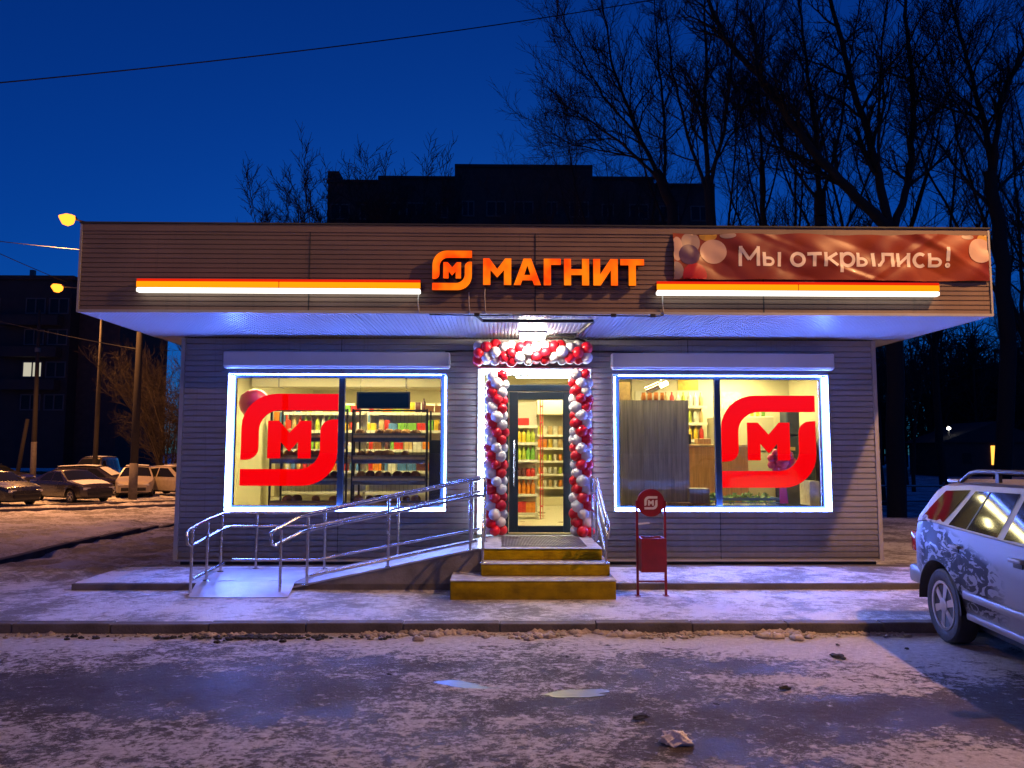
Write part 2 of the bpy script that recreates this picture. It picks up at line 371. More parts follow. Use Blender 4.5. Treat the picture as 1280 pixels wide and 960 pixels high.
def structure(name, mb, m, label=None):
    o = mb.build(name, m); o['kind'] = 'structure'
    if label: o['label'] = label
    return o
class Sub:
    """a parent stand-in for sub-parts: parents to a part but subtracts the thing's location"""
def build_sub(mb, name, m, part, root, smooth=False):
    off = Vector(root.location)
    mb.v = [(p[0] - off.x, p[1] - off.y, p[2] - off.z) for p in mb.v]
    return mb.build(name, m, part, smooth)

# ------------------------------------------------------------------ ground, road, kerbs
def wob(x, y):
    return (0.5 * math.sin(1.3 * x + 0.7 * y) + 0.5 * math.sin(0.8 * x - 1.7 * y + 1.0) + 0.3 * math.sin(3.1 * x + 2.3 * y) + 0.25 * math.sin(5.3 * x - 4.1 * y + 2))
def sstep(a, b, x):
    t = min(1.0, max(0.0, (x - a) / (b - a))); return t * t * (3 - 2 * t)
def gz(x, y):
    # the yard falls away gently behind and to the left of the shop
    return -.62 * sstep(2.5, 18, y) * max(sstep(-5.2, -7.5, x), sstep(8.3, 12, y))
def ground_sheet():
    xs = list(np.concatenate([[-400, -200, -100, -60, -45], np.arange(-34, 12, 0.20), np.linspace(12.5, 40, 30), [60, 100, 200, 400]]))
    ys = list(np.concatenate([[-400, -100, -20, -3.475, -3.47], np.arange(-3.3, 0, 0.2), np.arange(0.0, 32, 0.25), np.linspace(32.5, 60, 24), [100, 200, 400]]))
    v = []
    for y in ys:
        for x in xs:
            if y <= -3.474: z = -0.16
            else:
                amp = 0.004 if y < -0.5 and x > -6 else 0.02
                if x < -5.5 and y > 0.5: amp = 0.06
                z = -0.006 + amp * wob(x, y) * 0.55
                if x < -5.5 and y > -1: z += 0.03 * math.sin(7 * x + 3 * y) * math.sin(5 * y - 2 * x) + 0.02 * math.sin(11 * x - 6 * y)
                if -13 < x < -7.6 and 4.5 < y < 12: z += 0.16 * math.exp(-((x + 9.9) ** 2 / 0.7 + (y - 8.2) ** 2 / 1.6))
                z += gz(x, y)
                if -5.0 < x < 6.0 and -0.3 < y < 8: z = -0.05
            v.append((x, y, z))
    nx = len(xs); f = [(j * nx + i, j * nx + i + 1, (j + 1) * nx + i + 1, (j + 1) * nx + i) for j in range(len(ys) - 1) for i in range(nx - 1)]
    m = MB(); m.v = v; m.f = f; o = m.build('ground', 'snow', None, True); o['kind'] = 'structure'; o['label'] = 'trodden snow covering the yard and the walkway before the shop'
ground_sheet()
def road_sheet():
    xs = list(np.concatenate([[-300, -60, -20], np.arange(-9, 9.01, 0.15), [20, 60, 300]])); ys = list(np.concatenate([[-300, -40, -14], np.arange(-11, -3.46, 0.12), [-3.46]]))
    rnd = random.Random(4); v = []
    for y in ys:
        for x in xs:
            z = -0.10 + 0.006 * wob(x * 0.8, y * 2.2) + 0.004 * math.sin(9 * y + 1.5 * math.sin(0.7 * x)) * math.exp(-((y + 5.8) / 1.3) ** 2)
            if y > -3.75: z += 0.02 * (y + 3.75) / 0.3
            v.append((x, y, z))
    nx = len(xs); f = [(j * nx + i, j * nx + i + 1, (j + 1) * nx + i + 1, (j + 1) * nx + i) for j in range(len(ys) - 1) for i in range(nx - 1)]
    m = MB(); m.v = v; m.f = f; o = m.build('road', 'icy_road', None, True); o['kind'] = 'structure'; o['label'] = 'dark road patched with trodden snow and ice'
road_sheet()
def kerb_line(name, p0, p1, n, w=0.15, z0=-0.2, z1=0.012, seed=1, label=None):
    root = bpy.data.objects.new(name, None); COL.objects.link(root); root.location = p0; root['kind'] = 'structure'
    if label: root['label'] = label
    p0 = Vector(p0); p1 = Vector(p1); d = (p1 - p0); L = d.length / n; ang = math.atan2(d.y, d.x)
    me = None; rnd = random.Random(seed)
    for i in range(n):
        if me is None:
            o = MB().bbox(0.004, L - 0.004, -w / 2, w / 2, z0, z1, 0.012).build('kerb_stone', 'kerb_concrete', root); me = o.data
        else: o = link('kerb_stone', me, None, root)
        o.location = d.normalized() * L * i + Vector((0, rnd.uniform(-.006, .006), rnd.uniform(-.008, .004) + gz(*(p0 + d.normalized() * L * (i + .5)).xy))); o.rotation_euler = (0, 0, ang + rnd.uniform(-.004, .004))
    return root
kerb_line('kerb', (-12.0, -3.47, 0), (12.0, -3.50, 0), 24, seed=3)
kerb_line('kerb', (-7.75, -1.2, 0.0), (-8.55, 11.0, 0.0), 12, z1=0.07, seed=5)
kerb_line('kerb', (-26.0, 14.4, 0.0), (-11.0, 22.4, 0.0), 16, z1=0.10, seed=6)
kerb_line('kerb', (-27.5, 16.4, 0.0), (-12.0, 25.6, 0.0), 16, z1=0.08, seed=7)
# raised slab in front of the shop: concrete with trodden snow on top
structure('pavement', MB().bbox(-5.50, -0.62, -1.60, 0.02, -0.05, 0.075, 0.012).bbox(1.45, 6.2, -1.60, 0.02, -0.05, 0.075, 0.012).box(-0.62, 1.45, -1.58, 0.02, -0.05, 0.07), 'kerb_concrete')
def snow_layer():
    m = MB()
    for (x0, x1, y0, y1) in ((-5.48, -0.66, -1.575, -0.18), (1.47, 6.15, -1.575, -0.18)):
        nx, ny = 60, 18; o = len(m.v)
        for j in range(ny + 1):
            for i in range(nx + 1):
                x = x0 + (x1 - x0) * i / nx; y = y0 + (y1 - y0) * j / ny
                m.v.append((x, y + (0.01 * math.sin(9 * x) if j in (0,) else 0), 0.084 + 0.006 * wob(2 * x, 2 * y) - (0.012 if j in (0, ny) else 0)))
        for j in range(ny):
            for i in range(nx): a = o + j * (nx + 1) + i; m.f.append((a, a + 1, a + nx + 2, a + nx + 1))
    o = m.build('snow', 'snow', None, True); tag(o, 'thin trodden snow lying on the raised slab before the shop', 'snow', kind='stuff')
snow_layer()

# ------------------------------------------------------------------ shop building
WX0, WX1, SOF, FY = -4.86, 5.80, 3.52, -2.10
FX0, FX1, FZ = -5.33, 6.31, 4.66
shop = thing('shop_building', 'single-storey shop clad in grey ribbed siding with a deep flat canopy', 'shop', (0, 0, 0))
def corr(z0, z1, y, pitch, groove, depth, phase=0.0):
    pr = [(y, z0)]; k = math.ceil((z0 - phase) / pitch)
    while phase + k * pitch + groove < z1:
        g = phase + k * pitch
        if g > z0 + 0.002: pr += [(y, g), (y + depth, g + groove * .25), (y + depth, g + groove * .75), (y, g + groove)]
        k += 1
    pr.append((y, z1)); return pr
for (x0, x1, z0, z1) in ((WX0, -4.165, .15, 3.5), (-4.165, -2.45, .15, .87), (-2.44, -.805, .15, .87), (-4.165, -2.45, 2.977, 3.5), (-2.44, -.805, 2.977, 3.5), (-.805, -.345, .15, 3.5),
                         (-.345, 1.395, 3.03, 3.5), (1.395, 1.725, .15, 3.5), (1.725, 3.35, .15, .87), (3.36, 5.07, .15, .87), (1.725, 2.9, 2.977, 3.5), (2.91, 5.07, 2.977, 3.5), (5.07, WX1, .15, 3.5)):
    MB().sheet(corr(z0, z1, 0.0, 0.085, 0.020, 0.018), x0, x1).build('siding_panel', 'siding', shop)
MB().box(-2.449, -2.441, -.004, .03, .15, .87).box(3.351, 3.359, -.004, .03, .15, .87).box(-2.449, -2.441, -.004, .03, 3.0, 3.5).box(2.901, 2.909, -.004, .03, 3.0, 3.5).build('joint_strip', 'black_metal', shop)
MB().box(WX0 - .03, WX0 + .03, -.02, .06, .13, 3.5).build('corner_trim', 'trim', shop)
MB().box(WX1 - .03, WX1 + .03, -.02, .06, .13, 3.5).build('corner_trim', 'trim', shop)
MB().box(WX0, WX1, -.03, .0, .125, .15).build('drip_sill', 'trim', shop)
MB().box(WX0 + .05, WX1 - .05, .06, .3, -.04, .13).build('plinth', 'plinth', shop)
def side_wall(x, name):
    pr = [(a, b) for a, b in corr(.15, 3.52, 0, .085, .02, .018)]
    m = MB(); o = 0
    sg = 1 if x < 0 else -1
    n = len(pr)
    for yy in (0.02, 8.0):
        for (a, b) in pr: m.v.append((x + sg * a, yy, b))
    for i in range(n - 1): m.f.append((i, i + 1, n + i + 1, n + i))
    m.build(name, 'siding', shop)
side_wall(WX0, 'side_siding'); side_wall(WX1, 'side_siding')
MB().box(WX0, WX1, 8.0, 8.05, .0, 3.52).build('rear_siding', 'siding', shop)
MB().box(FX0 + .02, FX1 - .02, FY + .05, 8.3, FZ - .25, FZ - .2).build('roof_deck', 'black_metal', shop)
# canopy fascia: four ribbed sheets, joint strips, cap
fj = [FX0 + .02, -2.43, .44, 3.36, FX1 - .02]
for i in range(4):
    MB().sheet(corr(SOF + .03, FZ - .10, FY, 0.0612, 0.014, 0.013, 3.53), fj[i] + .003, fj[i + 1] - .003).build('fascia_panel', 'fascia_siding', shop)
for x in fj[1:4]: MB().box(x - .007, x + .007, FY - .006, FY + .02, SOF + .02, FZ - .09).build('joint_strip', 'black_metal', shop)
MB().box(FX0, FX1, FY - .012, FY + .05, FZ - .10, FZ - .008).build('fascia_cap', 'fascia_siding', shop)
MB().box(FX0 - .01, FX1 + .01, FY - .03, FY + .09, FZ - .006, FZ + .014).build('cap_flashing', 'black_metal', shop)
MB().box(FX0 - .004, FX0 + .022, FY - .016, FY + .05, SOF, FZ - .012).build('fascia_edge', 'trim', shop)
MB().box(FX1 - .022, FX1 + .004, FY - .016, FY + .05, SOF, FZ - .012).build('fascia_edge', 'trim', shop)
MB().box(FX0, FX1, FY - .018, FY + .03, SOF - .006, SOF + .028).build('fascia_base_trim', 'trim', shop)
for x in (FX0 + .005, FX1 - .03):
    MB().box(x, x + .025, FY + .06, 8.3, SOF + .002, FZ - .02).build('canopy_side', 'fascia_siding', shop)
# soffit of ribbed sheets, ribs run towards the wall
npan = 10; pw = (FX1 - FX0) / npan; pr = []; ribs = 22; q = pw / ribs
for k in range(ribs):
    x = k * q; pr += [(x, 0), (x + q * .55, 0), (x + q * .62, .011), (x + q * .93, .011)]
pr.append((pw - .004, 0)); me_s = None
for k in range(npan):
    if me_s is None:
        o = MB().sheet(pr, FY + .02, 0.06, along='y').build('soffit_panel', 'soffit', shop); me_s = o.data
    else: o = link('soffit_panel', me_s, None, shop)
    o.location = (FX0 + k * pw, 0, SOF)
MB().box(FX0 + .03, WX0 - .035, .07, 8.3, SOF + .004, SOF + .02).build('side_soffit', 'soffit', shop)
MB().box(WX1 + .035, FX1 - .03, .07, 8.3, SOF + .004, SOF + .02).build('side_soffit', 'soffit', shop)

# windows
def window(x0, x1, mull, led_left):
    z0, z1 = .875, 2.955
    fr = MB()
    for (a, b, c, d) in ((x0, x0 + .09, z0, z1), (x1 - .09, x1, z0, z1), (x0 + .09, x1 - .09, z0, z0 + .075), (x0 + .09, x1 - .09, z1 - .06, z1)):
        fr.bbox(a, b, .035, .11, c, d, .006)
    w = fr.build('window', 'dark_frame', shop)
    rv = MB().box(x0 - .02, x0 - .001, -.045, .12, z0 - .02, z1 + .02).box(x1 + .001, x1 + .02, -.045, .12, z0 - .02, z1 + .02).box(x0 - .001, x1 + .001, -.03, .12, z1 + .001, z1 + .02).box(x0 - .001, x1 + .001, -.045, .12, z0 - .02, z0 - .001)
    rv.build('reveal_trim', 'trim', w)
    MB().bbox(mull - .045, mull + .045, .03, .115, z0 + .076, z1 - .061, .006).build('mullion', 'dark_frame', w)
    for (a, b) in ((x0 + .09, mull - .045), (mull + .045, x1 - .09)):
        MB().box(a, b, .07, .078, z0 + .075, z1 - .06).build('pane', 'shop_glass', w)
    MB().bbox(x0 - .045, x1 + .055, -.19, -.002, 3.045, 3.275, .02).build('shutter_box', 'white_box', w)
    MB().box(x0 - .03, x1 + .04, -.17, -.03, 3.030, 3.044).build('shutter_slot', 'white_box', w)
    # LED outline round the opening: one thing of four tubes
    side = 'bakery' if led_left else 'checkout'
    t = thing('led_outline', ('blue-white LED tube outline round the bakery window beside the ramp' if led_left else 'blue-white LED tube outline round the window behind the red bin'), 'light', (x0, -.05, z0), group='LED outlines of the shop windows')
    wl, wr = (.062, .018) if led_left else (.018, .062)
    MB().bbox(x0 + .004, x0 + .004 + wl, -.030, .03, z0 + .064, z1 - .03, .006).build('tube', 'led_blue', t)
    MB().bbox(x1 - .004 - wr, x1 - .004, -.030, .03, z0 + .064, z1 - .03, .006).build('tube', 'led_blue', t)
    MB().bbox(x0 + .004, x1 - .004, -.030, .03, z0 + .004, z0 + .042, .006).build('tube', 'led_blue', t)
    MB().bbox(x0 + .08, x1 - .08, .012, .024, z1 - .014, z1 - .006, .002).build('tube', 'led_blue', t)
window(-4.145, -.825, -2.435, True)
window(1.745, 5.055, 3.36, False)

# entrance
PZ = .53
fr = MB()
for (a, b, c, d) in ((-.27, .13, PZ, 2.76), (1.08, 1.32, PZ, 2.76)): fr.box(a, b, .05, .10, c, d)
fr.bbox(.13, 1.08, .045, .105, 2.70, 2.80, .006); fr.box(-.27, 1.32, .05, .10, 2.985, 3.02)
ent = fr.build('entrance_frame', 'dark_frame', shop)
MB().box(-.27, 1.32, .07, .078, 2.80, 2.985).build('transom_pane', 'shop_glass', ent)
dl = MB()
for (a, b, c, d) in ((.135, .275, PZ + .02, 2.69), (.965, 1.075, PZ + .02, 2.69), (.275, .965, PZ + .02, PZ + .12), (.275, .965, 2.57, 2.69)): dl.bbox(a, b, .02, .075, c, d, .006)
door = dl.build('door', 'dark_frame', shop)
MB().box(.27, .97, .045, .053, PZ + .115, 2.575).build('pane', 'shop_glass', door)
MB().tube([(.215, -.03, 1.25), (.215, -.03, 1.95)], .014, 8).tube([(.215, -.03, 1.30), (.215, .03, 1.30)], .01, 6).tube([(.215, -.03, 1.90), (.215, .03, 1.90)], .01, 6).build('handle', 'stainless', door, True)
MB().box(.195, .235, .0, .02, 1.52, 1.62).build('lock', 'stainless', door)
MB().bbox(-.345, 1.395, -.10, .01, 3.03, 3.06, .005).box(-.345, -.275, -.02, .04, PZ, 3.028).box(1.325, 1.395, -.02, .04, PZ, 3.028).build('portal_trim', 'white_box', ent)
t = thing('led_outline', 'cool white LED strip round the entrance door portal', 'light', (-.3, -.05, PZ))
MB().bbox(-.300, -.248, -.055, .0, PZ + .02, 2.955, .006).build('tube', 'led_door', t)
MB().bbox(1.300, 1.345, -.055, .0, PZ + .02, 2.955, .006).build('tube', 'led_door', t)
MB().bbox(-.300, 1.345, -.055, .0, 2.96, 3.02, .006).build('tube', 'led_door', t)

# ------------------------------------------------------------------ lit signs on the fascia
EMB_M = [(0, 0), (0, 1), (.25, 1), (.5, .68), (.75, 1), (1, 1), (1, 0), (.70, 0), (.70, .44), (.5, .18), (.30, .44), (.30, 0)]
def arc(cx, cy, r, a0, a1, n=8): return [(cx + r * math.cos(R(a0 + (a1 - a0) * i / n)), cy + r * math.sin(R(a0 + (a1 - a0) * i / n))) for i in range(n + 1)]
EMB_U = [(1, 1)] + arc(.36, .64, .36, 90, 180) + [(0, .28)] + arc(.055, .405, .125, 270, 360, 5) + [(.18, .60)] + arc(.40, .60, .22, 180, 90) + [(1, .82)]
EMB_L = [(1 - a, 1 - b) for a, b in EMB_U]
def emblem(root, x0, z0, w, h, yf, yb, face, side, inset=0.0):
    def tr(poly, bx, bz, bw, bh): return [(bx + a * bw, bz + b * bh) for a, b in poly]
    for nm, poly in (('upper_stroke', tr(EMB_U, x0, z0, w, h)), ('lower_stroke', tr(EMB_L, x0, z0, w, h)), ('letter', tr(EMB_M, x0 + .275 * w, z0 + .295 * h, .45 * w, .41 * h))):
        lit_poly(root, nm, [poly], yf, yb, face, side)
def lit_poly(root, nm, polys, yf, yb, face, side):
    b = MB()
    for p in polys: b.prism(p, yf + .006, yb)
    body = b.build(nm, side, root)
    f = MB()
    for p in polys: f.prism(p, yf, yf + .0055)
    build_sub(f, 'face', face, body, root)
es = thing('emblem_sign', 'glowing orange rounded-square emblem with a letter M on the fascia', 'sign', (-.61, FY, 3.795))
emblem(es, -.860, 3.797, .496, .505, FY - .115, FY - .03, 'letter_orange', 'sign_side')
for x in (-.8, -.42): MB().tube([(x, FY - .03, 4.2), (x, FY + .01, 4.2)], .012, 6).build('standoff', 'black_metal', es)
ws = thing('letter_sign', 'glowing orange block letters МАГНИТ in the middle of the fascia', 'sign', (.8, FY, 3.865))
def px(a): return -.222 + (a - 345) * (2.034 / 907)
LZ0, LZ1 = 3.866, 4.206
def LP(x0, x1, pts): return [(x0 + a * (x1 - x0), LZ0 + b * (LZ1 - LZ0)) for a, b in pts]
LET = {
 'm': (345, 503, [[(0, 0), (0, 1), (.22, 1), (.5, .60), (.78, 1), (1, 1), (1, 0), (.74, 0), (.74, .56), (.5, .28), (.26, .56), (.26, 0)]]),
 'a': (517, 670, [[(0, 0), (.36, 1), (.5, 1), (.5, .74), (.385, .38), (.5, .38), (.5, .18), (.315, .18), (.25, 0)], [(1, 0), (.75, 0), (.685, .18), (.5, .18), (.5, .38), (.615, .38), (.5, .74), (.5, 1), (.64, 1)]]),
 'g': (686, 782, [[(0, 0), (0, 1), (1, 1), (1, .77), (.42, .77), (.42, 0)]]),
 'n': (800, 941, [[(0, 0), (0, 1), (.28, 1), (.28, .61), (.72, .61), (.72, 1), (1, 1), (1, 0), (.72, 0), (.72, .39), (.28, .39), (.28, 0)]]),
 'i': (965, 1103, [[(0, 0), (0, 1), (.28, 1), (.28, .42), (.70, 1), (1, 1), (1, 0), (.72, 0), (.72, .58), (.30, 0)]]),
 't': (1118, 1252, [[(0, .77), (0, 1), (1, 1), (1, .77), (.65, .77), (.65, 0), (.35, 0), (.35, .77)]]),
}
for k, (a, b, polys) in LET.items(): lit_poly(ws, 'letter', [LP(px(a), px(b), p) for p in polys], FY - .115, FY - .03, 'letter_orange', 'sign_side')
MB().box(-.15, 1.75, FY - .028, FY - .014, 3.95, 3.975).box(-.15, 1.75, FY - .028, FY - .014, 4.10, 4.125).build('mounting_rail', 'black_metal', ws)
def light_bar(x0, x1, z0, label):
    t = thing('light_bar', label, 'light', ((x0 + x1) / 2, FY, z0), group='light bars along the canopy fascia')
    MB().box(x0, x1, FY - .095, FY - .016, z0 + .02, z0 + .164).build('housing', 'sign_side', t)
    xm = (x0 + x1) / 2
    for (a, b) in ((x0, xm - .006), (xm + .006, x1)):
        MB().bbox(a, b, FY - .115, FY - .097, z0 + .066, z0 + .138, .004).build('orange_lens', 'bar_orange', t)
    MB().bbox(x0, x1, FY - .112, FY - .097, z0 + .140, z0 + .172, .003).build('red_lens', 'bar_red', t)
    MB().bbox(x0, x1, FY - .120, FY - .03, z0 + .004, z0 + .060, .015).build('white_tube', 'bar_white', t)
light_bar(-4.55, -1.01, 3.752, 'long white and orange light bar above the bakery window')
light_bar(1.972, 5.57, 3.752, 'long white and orange light bar below the opening banner')
# feed cables from the signs down to the soffit
for i, (x, z, lab) in enumerate(((-.40, 3.79, 'thin cable hanging from the glowing emblem sign'), (-.20, 3.86, 'thin cable hanging from the first orange letter'), (-1.04, 3.75, 'thin cable below the inner end of the bakery light bar'), (2.06, 3.75, 'thin cable below the light bar under the banner'))):
    tag(MB().tube([(x, FY - .025, z), (x - .004, FY - .03, z - .12), (x + .006, FY - .026, SOF + .05), (x + .01, FY - .03, SOF - .01)], .009, 6).build('sign_cable', 'trim', None, True), lab, 'cable')
tag(MB().tube([(-.9, FY - .03, SOF - .02), (-.2, FY - .034, SOF - .03), (.5, FY - .03, SOF - .015), (1.4, FY - .033, SOF - .025), (2.0, FY - .032, SOF - .028), (2.07, FY - .03, SOF - .01)], .009, 6).build('sign_cable', 'cable', None, True), 'black cable running along the lower edge of the fascia', 'cable')
for x, lb in ((-.30, 'under the emblem sign'), (1.43, 'under the last orange letter'), (1.93, 'beside the right light bar')):
    tag(MB().bbox(x - .035, x + .035, FY - .06, FY - .02, SOF - .045, SOF + .0, .01).build('junction_box', 'cable'), 'small black junction box on the fascia edge ' + lb, 'box')

# banner
def banner():
    root = thing('banner', 'wrinkled orange-red banner reading Мы открылись! with printed balloons', 'banner', (4.25, FY, 3.96))
    x0, x1, z0, z1 = 2.205, 6.275, 3.965, 4.575
    def surf(x, z):
        u = (x - x0) / (x1 - x0); w = (z - z0) / (z1 - z0)
        d = .020 + .012 * math.sin(9 * u * PI + 2 * w) + .010 * math.sin(23 * u + 5 * w * (1 - u)) + .008 * abs(math.sin(14 * u + 6 * w)) + .009 * math.sin(3.2 * (x * 1.0 + z * 2.4)) + .014 * max(0, 1 - abs((u - .73) - (w - .5) * .22) / .035) + .010 * max(0, 1 - abs((u - .90) + (w - .5) * .25) / .03) + .012 * max(0, 1 - abs((u - .08) - (w - .5) * .05) / .02) + .010 * max(0, 1 - abs((u - .45) + (w - .5) * .35) / .04)
        d += .006 * math.sin(60 * u + 9 * w) * (1 - abs(2 * w - 1)) + .007 * math.sin(37 * u - 8 * w + 1.3 * math.sin(19 * u))
        return FY - .012 - max(.004, d)
    def zz(x, w):
        u = (x - x0) / (x1 - x0)
        top = z1 - .012 * math.sin(5 * PI * u) ** 2 - .012 * max(0, math.sin(13 * u)); bot = z0 + .010 * math.sin(4 * u) ** 2
        return bot + (top - bot) * w
    m = MB(); nx, nz = 220, 36
    for j in range(nz + 1):
        for i in range(nx + 1):
            x = x0 + (x1 - x0) * i / nx; z = zz(x, j / nz); m.v.append((x, surf(x, z), z))
    for j in range(nz):
        for i in range(nx): a = j * (nx + 1) + i; m.f.append((a, a + 1, a + nx + 2, a + nx + 1))
    m.build('film', 'banner_film', root, True)
    lift = [0.003]
    def strip(pts, w, mname='white_paint', name='letter_stroke', closed=False, into=None):
        # a print stroke that follows the wrinkles
        P = []
        for a, b in zip(pts[:-1], pts[1:]):
            n = max(1, int(math.hypot(b[0] - a[0], b[1] - a[1]) / .012))
            P += [(a[0] + (b[0] - a[0]) * k / n, a[1] + (b[1] - a[1]) * k / n) for k in range(n)]
        P.append(pts[-1]); N = len(P); base = len(into.v)
        for i, p in enumerate(P):
            q0 = P[max(i - 1, 0)]; q1 = P[min(i + 1, N - 1)]
            if closed: q0 = P[i - 1 if i else N - 2]; q1 = P[i + 1 if i < N - 1 else 1]
            dx, dz = q1[0] - q0[0], q1[1] - q0[1]; l = math.hypot(dx, dz) or 1; nx_, nz_ = -dz / l * w / 2, dx / l * w / 2
            for s in (-1, 0, 1):
                x, z = p[0] + s * nx_, p[1] + s * nz_; into.v.append((x, surf(x, z) - lift[0], z))
        for i in range(N - 1):
            for k in range(2): a = base + i * 3 + k; into.f.append((a, a + 1, a + 4, a + 3))
        lift[0] += .0004
    B = 4.145; cap = .255; xh = .183; sw = .043
    def X(p): return 2.21 + (p - 841) * .010388
    def letter(fn):
        lift[0] = .003; m = MB(); fn(m); m.build('letter', 'banner_ink', root, True)
    h = sw / 2
    def ring(m, cx, cz, rx, rz, a0=0, a1=360, n=28): strip([(cx + rx * math.cos(R(a0 + (a1 - a0) * i / n)), cz + rz * math.sin(R(a0 + (a1 - a0) * i / n))) for i in range(n + 1)], sw, into=m, closed=(a1 - a0 == 360))
    mat('banner_ink', (0.84, 0.74, 0.66), 0.55)
    def M(m):
        a, b = X(921) + h, X(947) - h
        strip([(a, B), (a, B + cap)], sw, into=m); strip([(b, B), (b, B + cap)], sw, into=m)
        strip([(a, B + cap - .02), ((a + b) / 2, B + .085)], sw * .9, into=m); strip([(b, B + cap - .02), ((a + b) / 2, B + .085)], sw * .9, into=m)
    def soft(p0, p1):
        def f(m):
            a, b = X(p0) + h, X(p1) - h; r = .052
            strip([(a, B), (a, B + xh)], sw, into=m)
            strip([(a, B + h * .8), (b - r, B + h * .8)] + [(b - r + r * math.cos(R(t)), B + h * .8 + r * .85 + r * .85 * math.sin(R(t))) for t in range(-75, 91, 15)] + [(a, B + h * .8 + r * 1.7)], sw * .85, into=m)
        return f
    def yery(p0, p1, q1):
        def f(m):
            soft(p0, p1)(m); b = X(q1) - h; strip([(b, B), (b, B + xh)], sw, into=m)
        return f
    def o(m): ring(m, (X(985) + X(1004)) / 2, B + xh / 2, (X(1004) - X(985)) / 2 - h, xh / 2 - h * .6)
    def t(m):
        a, b = X(1006), X(1023); c = (a + b) / 2; strip([(c, B), (c, B + xh - sw)], sw, into=m); strip([(a, B + xh - h), (b, B + xh - h)], sw, into=m)
    def k(m):
        a, b = X(1026) + h, X(1044); strip([(a, B), (a, B + xh)], sw, into=m); strip([(b - .015, B + xh - .01), (a + .02, B + xh * .5)], sw * .9, into=m); strip([(a + .04, B + xh * .56), (b - .01, B + .012)], sw * .9, into=m)
    def r(m):
        a, b = X(1046) + h, X(1065); strip([(a, B - .075), (a, B + xh)], sw, into=m); ring(m, (a + b - h) / 2 + .004, B + xh / 2, (b - a) / 2 - h * .4, xh / 2 - h * .6)
    def l(m):
        a, b = X(1093), X(1114) - h; strip([(b, B), (b, B + xh)], sw, into=m); c = X(1100)
        strip([(b, B + xh - h), (c, B + xh - h)], sw * .9, into=m); strip([(c, B + xh), (c, B + .08), (a + .03, B + .02), (a, B + .018)], sw * .9, into=m)
    def i(m):
        a, b = X(1117) + h, X(1134.5) - h; strip([(a, B), (a, B + xh)], sw, into=m); strip([(b, B), (b, B + xh)], sw, into=m); strip([(a, B + .03), (b, B + xh - .03)], sw * .85, into=m)
    def c(m): ring(m, X(1146.5), B + xh / 2, .072, xh / 2 - h * .6, 48, 312)
    def ex(m):
        a = X(1179.5); strip([(a + .003, B + .075), (a + .006, B + cap)], sw, into=m); ring(m, a, B + .022, .011, .011)
    for fn in (M, yery(950.5, 965.5, 973.5), o, t, k, r, yery(1067, 1081, 1090), l, i, c, soft(1156, 1173), ex): letter(fn)
    # printed balloons
    mat('ink_violet', (0.10, 0.05, 0.12), 0.4); mat('ink_red', (0.45, 0.02, 0.02), 0.4); mat('ink_peach', (0.62, 0.42, 0.32), 0.4); mat('ink_yellow', (0.60, 0.36, 0.06), 0.4); mat('ink_grey', (0.40, 0.30, 0.25), 0.4)
    def disc(pxx, pyy, rpx, mn, squash=1.0, lf=.0025):
        cx = X(pxx); cz = 3.967 + (350 - pyy) * .01045; rr = rpx * .0104; m = MB(); n1, n2 = 28, 6
        def add(x, z):
            x = min(max(x, x0 + .002), x1 - .002); z = min(max(z, zz(x, .004)), zz(x, .996)); m.v.append((x, surf(x, z) - lf, z))
        add(cx, cz)
        for q in range(1, n2 + 1):
            for p in range(n1): a = 2 * PI * p / n1; add(cx + rr * q / n2 * math.cos(a), cz + rr * squash * q / n2 * math.sin(a))
        for p in range(n1): m.f.append((0, 1 + (p + 1) % n1, 1 + p))
        for q in range(n2 - 1):
            for p in range(n1): a = 1 + q * n1 + p; b = 1 + q * n1 + (p + 1) % n1; m.f.append((a, b, b + n1, a + n1))
        me = bpy.data.meshes.new('printed_balloon'); off = Vector(root.location); me.from_pydata([(p[0] - off.x, p[1] - off.y, p[2] - off.z) for p in m.v], [], m.f)
        link('printed_balloon', me, mn, root, True)
    disc(862, 304, 12, 'ink_grey', 1.1, .0022); disc(845, 312, 7, 'ink_peach', 2.2, .0026); disc(884, 295, 11, 'ink_yellow', .6, .0030); disc(908, 295, 10, 'ink_grey', .4, .0034)
    disc(843, 340, 9, 'ink_grey', 1.3, .0038); disc(866, 345, 15, 'ink_red', 1.0, .0042); disc(860, 319, 13, 'ink_violet', 1.0, .0046); disc(890, 315, 16.5, 'ink_peach', .92, .0050)
    disc(1222, 312, 15.5, 'ink_peach', 1.0, .0050); disc(1229, 297, 9, 'ink_yellow', .8, .0040); disc(1207, 295, 8, 'ink_grey', .4, .003)
banner()

# soffit lamp and black conduit
t = thing('canopy_lamp', 'dazzling warm bulkhead lamp on the canopy ceiling above the door', 'lamp', (.47, -.62, SOF))
MB().bbox(.27, .67, -.73, -.51, SOF - .035, SOF - .001, .01).build('housing', 'white_box', t)
MB().bbox(.29, .65, -.71, -.53, SOF - .10, SOF - .036, .02).build('diffuser', 'soffit_lamp', t)
cd = MB().tube([(-.24, -1.75, SOF - .03), (1.22, -1.75, SOF - .03), (1.22, -1.72, SOF - .03), (1.12, -.36, SOF - .03), (.70, -.36, SOF - .03)], .022, 8)
cd.tube([(-.24, -1.75, SOF - .03), (-.30, -2.07, SOF - .025)], .018, 8).tube([(1.12, -.62, SOF - .03), (.80, -.60, SOF - .03)], .016, 8).tube([(1.12, -.30, SOF - .03), (1.30, -.05, SOF - .05)], .016, 8)
tag(cd.build('cable_conduit', 'cable', None, 40), 'black corrugated conduit bent round the canopy lamp', 'conduit')
